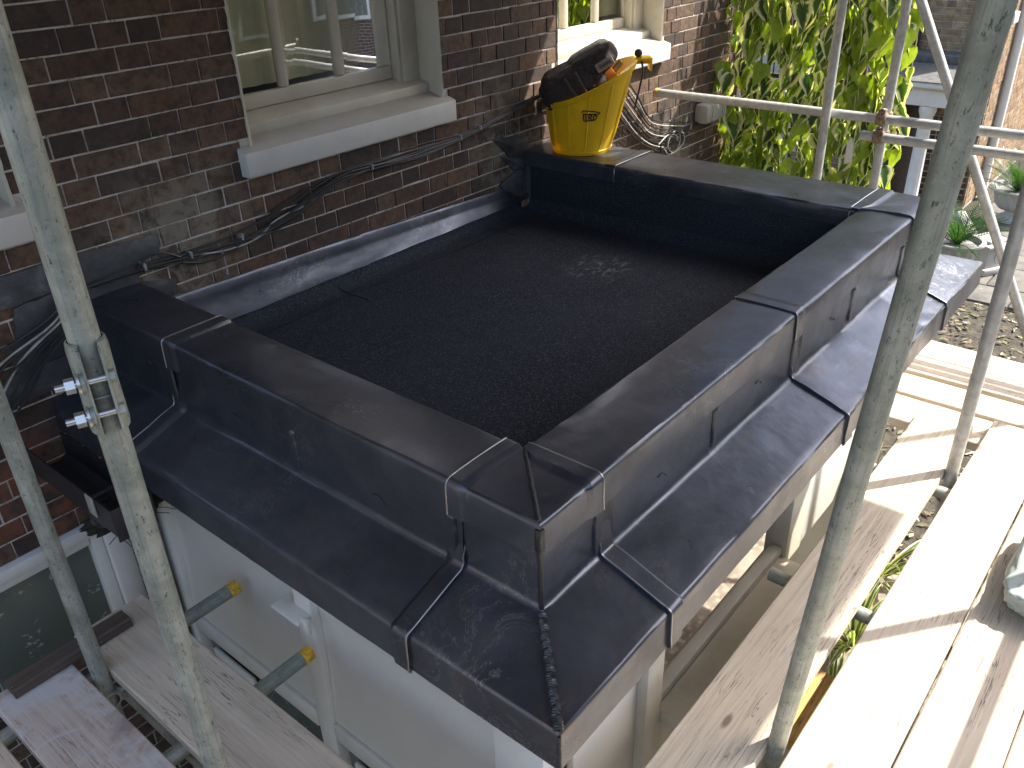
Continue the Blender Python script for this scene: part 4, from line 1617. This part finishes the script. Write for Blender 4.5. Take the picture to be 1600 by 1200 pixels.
cr = thing('cable_tangle', 'tangle of black and grey cables on the sunlit wall behind the bucket', 'cables', (3.5, YC, -.1))
for k in range(9):
    dz = .022 * (k - 4)
    pts = [(2.52, YC - .01, .25 + dz * .3), (2.85, YC - .015, .235 + dz * .6), (3.10, YC - .02, .19 + dz), (3.24, YC - .025, .10 + dz * 1.4),
           (3.40, YC - .02, -.03 + dz * 1.4), (3.58, YC - .02, -.16 + dz), (3.80 + .03 * k, YC - .015, -.25 + dz * .8)]
    if k % 3 == 0: pts.append((4.1, YC - .01, -.235 + dz * .5))
    polytube('cable', smooth_path(pts, 6), .0046, 'cable_grey' if k % 3 == 1 else 'cable', cr, 6)
for k in range(5):
    pts = []
    for q in range(6):
        a = q * (.55 + .2 * k) + k * 1.7
        pts.append((3.78 + .05 * k * .5 + (.10 + .03 * rc.random()) * math.cos(a), YC - .02 - .008 * rc.random(), -.265 + (.055 + .02 * rc.random()) * math.sin(a)))
    polytube('cable', smooth_path(pts, 5), .0038, 'cable' if k % 2 else 'cable_grey', cr, 6)
for k in range(4):
    polytube('cable', smooth_path([(3.75, YC - .01, -.26 + .01 * k), (3.95, YC - .02, -.235 + .012 * k), (4.15, YC - .01, -.225 + .006 * k), (4.28, YC - .01, -.20)], 6), .005, 'cable', cr, 6)

jb = thing('junction_box', 'grey weathered rounded junction box on the wall next to the ivy', 'junction box', (4.31, D, -.15))
box('casing', (4.17, 4.45), (D - .11, D + .0), (-.215, -.085), 'plastic_grey', jb, .03)
box('rib', (4.23, 4.245), (D - .117, D - .1), (-.20, -.10), 'plastic_grey', jb, .004)
box('rib', (4.37, 4.385), (D - .117, D - .1), (-.20, -.10), 'plastic_grey', jb, .004)

# ------------------------------------------------------------------ ivy-clad boundary wall
tr_ = thing('trellis', 'weathered timber trellis the ivy climbs on', 'trellis', (4.8, 1.3, GZ))
for k in range(5):
    box('batten', (4.80, 4.825), (.80 + .27 * k, .83 + .27 * k), (GZ, .85), 'dark_wood', tr_, .003)
for k in range(9):
    box('batten', (4.8255, 4.845), (.78, D - .01), (-2.1 + .35 * k, -2.07 + .35 * k), 'dark_wood', tr_, .003)


def leaf_geo(seed, ln=1.0, wd=.74):
    rd = random.Random(seed)
    wd = rd.uniform(.42, .80)
    st_ = [(0, .03), (-.02, .26), (.10, .44), (.28, .5), (.48, .40), (.68, .25), (.85, .11), (1.0, .0)]
    fold, curl, tw = rd.uniform(.15, .75), rd.uniform(-.5, .9), rd.uniform(-.35, .35)
    vs, ed = [], []
    for u, hw in st_:
        hw = hw * wd * rd.uniform(.9, 1.1)
        zc = -curl * .35 * u * u
        for s_ in (-1, -.55, 0, .55, 1):
            x = s_ * hw
            y = u - .04 * abs(s_) * (1 if u < .2 else 0)
            z = zc + abs(x) * fold + tw * x * u + .02 * rd.uniform(-1, 1)
            vs.append(Vector((x, y, z)) * ln)
            ed.append(1.0 if abs(s_) == 1 else (.55 if s_ else 0.0))
    fs = []
    for i in range(len(st_) - 1):
        for q in range(4):
            a = i * 5 + q
            fs.append((a, a + 1, a + 6, a + 5))
    return vs, fs, ed


def leaf_mesh(name, vs, fs, ed, m):
    me = bpy.data.meshes.new(name)
    me.from_pydata([tuple(v) for v in vs], [], fs)
    at = me.attributes.new('edge', 'FLOAT', 'POINT')
    at.data.foreach_set('value', ed)
    for p in me.polygons: p.use_smooth = True
    me.materials.append(M[m])
    return me


ivy = thing('ivy', 'large-leaved variegated ivy hanging in sunlight over the boundary wall', 'ivy', (4.72, 1.3, GZ))
LG = [leaf_geo(k) for k in range(9)]
LM = [leaf_mesh('leaf', *g_, 'ivy_leaf') for g_ in LG]
ri = random.Random(21)
pl = []
for k in range(2000):
    y, z = ri.uniform(.76, 2.0), ri.uniform(-1.5, .98)
    dens = .5 + .5 * mnoise.noise(Vector((y * 4, z * 4, 3)))
    bul = .11 * mnoise.noise(Vector((y * 3.1, z * 3.1, 8)))
    if ri.random() > .45 + dens: continue
    if y > 1.80 and z > -.1 and ri.random() < .6: continue
    x = 4.70 - abs(bul) * 1.3 - ri.uniform(0, .10)
    if y < .84:
        x += ri.uniform(0, .16)
    s = ri.uniform(.06, .12) if ri.random() < .55 else ri.uniform(.12, .195)
    rotx = ri.gauss(0, .38)
    d = Vector((ri.gauss(-.28, .22), ri.gauss(0, .35), -1)).normalized()     # the way the tip hangs
    nrm = Vector((-1, ri.gauss(-.25, .7), ri.gauss(.35, .5))).normalized()
    nrm = (nrm - d * nrm.dot(d)).normalized()
    pl.append((Vector((x, y, z)), d, nrm, s, ri.randrange(9)))
for y, z in ((1.95, -.02), (1.93, -.04), (1.88, -.03), (1.90, .02), (1.83, -.05), (1.97, -.07)):
    pl.append((Vector((4.46 + ri.uniform(-.03, .05), y, z + .12)), Vector((-.3, ri.gauss(0, .3), -1)).normalized(), Vector((-1, -.3, .5)).normalized(), .15, ri.randrange(9)))


def lmat(p, d, n, s):
    x = d.cross(n).normalized()
    n = x.cross(d).normalized()
    return Matrix(((x.x * s, d.x * s, n.x * s, p.x), (x.y * s, d.y * s, n.y * s, p.y), (x.z * s, d.z * s, n.z * s, p.z), (0, 0, 0, 1)))


def ivy_score(q):
    p = q[0]
    s = in_view(p, 0)
    if p.z < -.66: s = 0
    return s * q[3] * (1 + .8 * (4.7 - p.x))


order = sorted(range(len(pl)), key=lambda i: -ivy_score(pl[i]))
keep = set(order[:300])
va, fa, ea = [], [], []
for i, (p, d, n, s, g_) in enumerate(pl):
    mx = lmat(p, d, n, s)
    if i in keep:
        o = bpy.data.objects.new('leaf', LM[g_])
        link(o, ivy)
        o.matrix_basis = mx
    else:
        n0 = len(va)
        va += [mx @ v for v in LG[g_][0]]
        fa += [tuple(n0 + q for q in f) for f in LG[g_][1]]
        ea += LG[g_][2]
o = bpy.data.objects.new('foliage', leaf_mesh('foliage', va, fa, ea, 'ivy_leaf'))
o['kind'] = 'stuff'
link(o, ivy)
for k in range(16):
    y0 = ri.uniform(.7, 1.9)
    pts = [(4.77, y0, GZ)]
    z = GZ
    while z < 1.2:
        z += .35
        y0 += ri.gauss(0, .06)
        pts.append((4.76 + ri.uniform(-.04, .01), min(1.92, max(.7, y0)), z))
    polytube('stem', smooth_path(pts, 3), ri.uniform(.005, .011), 'ivy_stem', ivy, 6)

pk = thing('white_picket', 'white painted picket half hidden in the ivy', 'picket', (4.58, 1.02, -1.0))
vs = [(4.58, 1.0, -.9), (4.58, 1.045, -.9), (4.58, 1.045, -.30), (4.58, 1.022, -.27), (4.58, 1.0, -.30)]
vs = [(4.575, y, z) for _, y, z in vs] + [(4.595, y, z) for _, y, z in vs]
mk('picket', vs, [(0, 1, 2, 3, 4), (5, 6, 7, 8, 9)] + [(k, (k + 1) % 5, 5 + (k + 1) % 5, 5 + k) for k in range(5)], 'white_paint', pk, bevel=.002)

# ------------------------------------------------------------------ neighbouring house with its portico
nb = thing('neighbour_house', 'yellow stock brick house beyond the garden', 'house', (13, 3, GZ))
NX, NY = 10.5, 1.49
box('wall', (NX, NX + 5), (NY, NY + 5), (GZ - .1, 5), 'mortar', nb, 0)
rn = random.Random(8)
vs, fs = [], []


def addbox(x, y, z):
    v, f = boxv(x, y, z)
    n0 = len(vs)
    vs.extend(v); fs.extend(tuple(n0 + q for q in ff) for ff in f)


row = 0
z = GZ
while z < 1.3:
    y = NY - (.11 if row % 2 else 0)
    while y < NY + 2.2:
        wd = .215 if rn.random() < .6 else .103
        a, b_ = max(y, NY + .001), y + wd
        if b_ - a > .03:
            addbox((NX - .006 - rn.uniform(0, .004), NX + .02), (a, b_), (z, z + .066))
        y += wd + .01
    x = NX + .02 - (.11 if row % 2 else 0)
    while x < NX + 4.5:
        wd = .215 if rn.random() < .6 else .103
        a, b_ = max(x, NX + .021), x + wd
        if b_ - a > .03:
            addbox((a, b_), (NY - .006 - rn.uniform(0, .004), NY + .02), (z, z + .066))
        x += wd + .01
    z += .076
    row += 1
t = mat('stock_bricks')
P_ = t.coord('Position')
c = t.ramp(t.n('NewGeometry').outputs['Random Per Island'], [(0, (.22, .13, .07)), (.3, (.33, .22, .11)), (.6, (.40, .28, .15)), (.8, (.26, .16, .10)), (1, (.42, .32, .2))])
c = t.mix(t.ramp(t.noise(P_, 14, 5, .7), [(.4, .7), (.65, 0)]), c, (.12, .08, .055))
sz_ = t.n('SeparateXYZ'); t.put(sz_.inputs[0], P_)
lowr = t.ramp(t.math('ADD', sz_.outputs[2], 3.0), [(1.25, 1.0), (1.45, 0.0)])
t.set(Base_Color=c, Roughness=.9, Normal=t.bump(t.noise(P_, 40, 4, .7), .6, .01))
o = mk('stock_brickwork', vs, fs, 'stock_bricks', nb, smooth=False)
o['kind'] = 'stuff'
# window sill near the top right, white downpipe, vent
box('sill', (NX - .12, NX + .1), (NY - .10, NY + .16), (-.26, -.14), 'white_paint', nb, .01)
polytube('downpipe', [(NX + .6, NY - .05, GZ), (NX + .6, NY - .05, 3)], .06, 'white_paint', nb, 12)
polytube('downpipe', [(NX - .05, 2.42, -.58), (NX - .05, 2.42, 3)], .05, 'dark_metal', nb, 12)
# lower dark red-brown brick plinth wall
vs, fs = [], []
z = GZ
row = 0
while z < -1.35:
    y = 1.52 - (.11 if row % 2 else 0)
    while y < 2.0:
        wd = .215 if rn.random() < .6 else .103
        addbox((NX - .03 - rn.uniform(0, .004), NX - .012), (max(y, 1.52), y + wd), (z, z + .064))
        y += wd + .012
    z += .076
    row += 1
box('plinth_wall', (NX - .027, NX - .0125), (1.52, 2.2), (GZ - .05, -1.34), 'mortar', nb, 0)
o = mk('plinth_brickwork', vs, fs, 'brick_far', nb, smooth=False)
o['kind'] = 'stuff'

pt = thing('portico', 'neighbouring white portico with fluted column and grey lead top', 'portico', (10.4, 2.1, GZ))
py0, py1 = 1.56, 3.2
box('entablature', (9.62, NX - .02), (py0 + .04, py1), (-1.07, -.90), 'white_paint', pt, .004)
box('architrave', (9.60, NX - .02), (py0 + .02, py1), (-.899, -.86), 'cream_paint', pt, .006)
box('cornice', (9.52, NX - .02), (py0 - .05, py1), (-.859, -.795), 'white_paint', pt, .015)
vs = [(9.50, py0 - .06, -.793), (9.50, py1, -.793), (NX - .312, py1, -.70), (NX - .312, py0 - .06, -.70), (9.50, py0 - .06, -.785), (9.50, py1, -.785), (NX - .312, py1, -.69), (NX - .312, py0 - .06, -.69)]
mk('lead_roof', vs, [(0, 1, 2, 3), (4, 5, 6, 7), (0, 1, 5, 4), (1, 2, 6, 5), (2, 3, 7, 6), (3, 0, 4, 7)], 'slate', pt, smooth=False)
box('roof_upstand', (NX - .33, NX - .01), (py0 - .055, py1), (-.689, -.60), 'slate', pt, .004)
lathe('column', [(.10, 0), (.10, .05), (.085, .08), (.078, .1), (.070, 1.20), (.08, 1.22), (.095, 1.26), (.095, 1.325)], (9.72, 1.93, GZ), 'white_paint', pt, 48, 1, (.09, 1.21))
lathe('column', [(.10, 0), (.10, .05), (.085, .08), (.078, .1), (.070, 1.20), (.08, 1.22), (.095, 1.26), (.095, 1.325)], (9.72, 2.75, GZ), 'white_paint', pt, 48, 1, (.09, 1.21))
box('door', (NX - .36, NX - .31), (2.1, 2.95), (GZ, -1.08), 'dark_wood', pt, .01)
box('door_panel', (NX - .375, NX - .3605), (2.2, 2.45), (GZ + .2, -1.25), 'dark_wood', pt, .01)
box('side_panel', (9.9, NX - .37), (2.30, 2.34), (GZ, -1.08), 'dark_wood', pt, .01)
box('side_panel_joint', (9.89, 9.9), (2.28, 2.36), (GZ, -1.08), 'dark_metal', pt, .002)


# ------------------------------------------------------------------ urns with cycads
def urn(label, plabel, c, r, h):
    u = thing('urn', label, 'urn', c)
    s = r / .27
    lathe('foot', [(.15 * s, 0), (.15 * s, .035), (.125 * s, .05), (.075 * s, .09), (.07 * s, .12)], c, 'stone', u, 40)
    hh = h - .12
    lathe('bowl', [(.07 * s, .121), (.14 * s, .121 + hh * .10), (.185 * s, .121 + hh * .3), (.20 * s, .121 + hh * .55), (.215 * s, .121 + hh * .8), (.25 * s, .121 + hh * .90), (.285 * s, .121 + hh * .94), (.285 * s, h), (.24 * s, h), (.22 * s, h - .05)], c, 'stone', u, 64, 1, (.121 + hh * .05, .121 + hh * .85))
    cy = thing('cycad', plabel, 'plant', (c[0], c[1], c[2] + h - .06))
    rd = random.Random(int(c[0] * 10))
    base = Vector((c[0], c[1], c[2] + h - .06))
    for k in range(26):
        az = k * 2.4 + rd.uniform(-.2, .2)
        el = rd.uniform(.35, 1.25)
        ln = rd.uniform(.40, .62)
        hd_ = Vector((math.cos(az), math.sin(az), 0))
        pts = []
        for q in range(12):
            u_ = q / 11
            pts.append(base + hd_ * (math.cos(el) * ln * u_ + .10 * u_ * u_) + Zv * (math.sin(el) * ln * u_ - .22 * ln * u_ ** 2.4))
        vs, fs, ed = [], [], []
        sdv = Vector((-hd_.y, hd_.x, 0))
        for q in range(1, 12):
            for half in (0, .5):
                p = pts[q - 1].lerp(pts[q], half + .5 if half == 0 else 1)
                tg = (pts[q] - pts[q - 1]).normalized()
                ll = .13 * math.sin(math.pi * min(1, .15 + .85 * q / 12)) + .02
                for s_ in (-1, 1):
                    tip = p + sdv * s_ * ll * .75 + tg * ll * .65 + Zv * (.02 - .02 * rd.random())
                    n0 = len(vs)
                    vs += [p - tg * .007, p + tg * .007, tip]
                    ed += [0, 0, 1]
                    fs.append((n0, n0 + 1, n0 + 2))
        n0 = len(vs)
        for q, p in enumerate(pts):
            vs += [p - sdv * .004, p + sdv * .004, p + Zv * .005]
            ed += [0, 0, 0]
        for q in range(11):
            a = n0 + 3 * q
            fs += [(a, a + 1, a + 4, a + 3), (a + 1, a + 2, a + 5, a + 4), (a + 2, a, a + 3, a + 5)]
        o = bpy.data.objects.new('frond', leaf_mesh('frond', vs, fs, ed, 'cycad_leaf'))
        link(o, cy)


urn('white fluted stone urn on the paving, nearer the lead roof', 'green cycad growing in the nearer urn', (8.02, .96, GZ), .25, .42)
urn('white fluted stone urn at the right edge behind the brace tube', 'green cycad in the farther urn at the right edge', (10.28, .90, GZ), .30, .40)

pln = thing('plinth', 'grey stone plinth with a carved ring and moulded top', 'plinth', (8.5, .75, GZ))
pa_, pb_ = Vector((.86, -.5, 0)).normalized(), Vector((.5, .86, 0)).normalized()
pc_ = Vector((8.52, .76, GZ))
obox('base', pc_ + Zv * .035, (pa_, pb_, Zv), (.20, .20, .034), 'stone', pln, .012)
vs = []
for s_, z in ((.165, .069), (.145, .27)):
    for a, b_ in ((-1, -1), (1, -1), (1, 1), (-1, 1)):
        p = pc_ + pa_ * a * s_ + pb_ * b_ * s_
        vs.append((p.x, p.y, GZ + z))
mk('shaft', vs, [(0, 1, 2, 3), (4, 5, 6, 7)] + [(k, (k + 1) % 4, 4 + (k + 1) % 4, 4 + k) for k in range(4)], 'stone', pln, bevel=.006)
obox('top', pc_ + Zv * .29, (pa_, pb_, Zv), (.185, .185, .019), 'stone', pln, .012)
obox('top_block', pc_ + Zv * .325, (pa_, pb_, Zv), (.12, .12, .015), 'stone', pln, .008)
for s_ in (-1, 1):
    fc = (-pa_ if s_ < 0 else -pb_)
    tg = pb_ if s_ < 0 else pa_
    pts = [pc_ + fc * .158 + tg * .05 * math.cos(2 * math.pi * k / 20) + Zv * (.17 + .05 * math.sin(2 * math.pi * k / 20)) for k in range(21)]
    polytube('carved_ring', pts, .008, 'stone', pln, 6)
cop = thing('stone_coping', 'broken white stone coping leaning behind the plinth', 'stone', (8.85, 1.05, GZ))
obox('coping', Vector((8.75, 1.02, GZ + .30)), (Vector((.75, .55, .28)).normalized(), Vector((-.6, .8, 0)), Vector((-.22, -.17, .96))), (.30, .05, .035), 'stone', cop, .01)
obox('prop_block', Vector((8.80, 1.06, GZ + .12)), (pa_, pb_, Zv), (.12, .12, .12), 'stone', cop, .01)

# paving slabs on the soil
pv = struct(box('paving', (7.6, 11.2), (-.9, 1.25), (GZ - .08, GZ - .025), 'soil', None, 0))
pv['label'] = 'stone paving around the urns'
rn = random.Random(4)
x = 7.62
while x < 11.1:
    w1 = rn.choice([.45, .6, .75])
    y = -.88
    while y < 1.2:
        w2 = rn.choice([.45, .6])
        box('paving_slab', (x, min(x + w1, 11.18) - .015), (y, min(y + w2, 1.24) - .015), (GZ - .03, GZ + rn.uniform(-.004, .003)), 'slab', pv, .006)
        y += w2
    x += w1

# fallen leaves and twigs over the soil bed
rl = random.Random(17)
vs, fs = [], []
for k in range(3600):
    x, y = rl.uniform(3.4, 8.2), rl.uniform(-1.6, 1.6)
    if x > 7.55 and y < 1.25 and rl.random() < .85: continue
    a = rl.uniform(0, 6.3)
    l_, w_ = rl.uniform(.02, .055), rl.uniform(.006, .018)
    zz = GZ - .05 + .05 * mnoise.noise(Vector((x * .9, y * .9, 0))) + rl.uniform(.004, .03)
    d = Vector((math.cos(a), math.sin(a), rl.uniform(-.3, .3)))
    s_ = Vector((-math.sin(a), math.cos(a), rl.uniform(-.3, .3)))
    c = Vector((x, y, zz))
    n0 = len(vs)
    vs += [c - d * l_, c + s_ * w_ + Zv * .006, c + d * l_, c - s_ * w_]
    fs.append((n0, n0 + 1, n0 + 2, n0 + 3))
t = mat('litter_mix')
c = t.ramp(t.n('NewGeometry').outputs['Random Per Island'], [(0, (.06, .045, .03)), (.4, (.17, .125, .07)), (.7, (.10, .11, .04)), (.86, (.30, .25, .17)), (1, (.5, .47, .40))])
t.set(Base_Color=c, Roughness=.85)
o = mk('leaf_litter', vs, fs, 'litter_mix', None, smooth=False)
o['kind'] = 'stuff'
tag(o, 'fallen leaves and twigs strewn over the brown soil bed', 'leaf litter')


# strappy variegated plants below the board gap
def strap_plant(label, c, n, ln, seed):
    e = thing('strappy_plant', label, 'plant', c, 'strappy plants below the boards')
    rd = random.Random(seed)
    for k in range(n):
        az, el, l_ = rd.uniform(0, 6.28), rd.uniform(.5, 1.35), ln * rd.uniform(.7, 1.15)
        hd_ = Vector((math.cos(az), math.sin(az), 0)); sv_ = Vector((-hd_.y, hd_.x, 0))
        vs, fs, ed = [], [], []
        for q in range(9):
            u_ = q / 8
            p = Vector(c) + hd_ * (math.cos(el) * l_ * u_ + .12 * u_ * u_) + Zv * (math.sin(el) * l_ * u_ - .40 * l_ * u_ ** 2.2)
            w_ = .014 * math.sin(math.pi * (.18 + .82 * u_)) + .0006
            vs += [p - sv_ * w_ + Zv * w_ * .5, p, p + sv_ * w_ + Zv * w_ * .5]
            ed += [1, 0, 1]
        for q in range(8):
            a = 3 * q
            fs += [(a, a + 1, a + 4, a + 3), (a + 1, a + 2, a + 5, a + 4)]
        link(bpy.data.objects.new('leaf', leaf_mesh('leaf', vs, fs, ed, 'strap_leaf')), e)


strap_plant('strappy plant with pale edged leaves, farthest along the board gap', (3.15, -.02, GZ - .05), 34, .62, 1)
strap_plant('strappy plant with pale edged leaves in the middle of the board gap', (2.55, -.10, GZ - .05), 34, .62, 2)
strap_plant('strappy plant with pale edged leaves nearest the viewer under the gap', (2.0, -.18, GZ - .05), 30, .55, 3)
strap_plant('strappy plant by the porch foot beyond the sill', (3.5, .35, GZ - .05), 26, .5, 4)
gv = struct(box('gravel_path', (.9, 3.3), (-.9, 1.9), (GZ - .06, GZ + .01), 'gravel', None, 0))
gv['label'] = 'pale gravel under the porch'

# ------------------------------------------------------------------ unseen houses added to close off the sky on the street side
th_ = thing('sky_block_terrace', 'added terrace of brick houses behind the viewer, closing off the street sky', 'house', (4, -14, GZ))
box('wall', (-22, 26), (-18, -13), (GZ - .1, 4.2), 'brick_plain', th_, 0)
vs = [(-22.3, -12.7, 4.201), (26.3, -12.7, 4.201), (26.3, -18.3, 4.201), (-22.3, -18.3, 4.201), (-22.3, -15.5, 6), (26.3, -15.5, 6)]
mk('roof', vs, [(0, 1, 2, 3), (0, 1, 5, 4), (2, 3, 4, 5), (0, 3, 4), (1, 2, 5)], 'lead_old', th_, smooth=False)
for k in range(15):
    for z0 in (-1.4, 1.6):
        x0 = -21 + 3.15 * k
        f_ = box('window', (x0, x0 + 1.2), (-12.999, -12.93), (z0, z0 + 1.8), 'white_paint', th_, .02)
        box('pane', (x0 + .1, x0 + 1.1), (-12.93, -12.92), (z0 + .1, z0 + 1.7), 'green_pane', f_, 0)
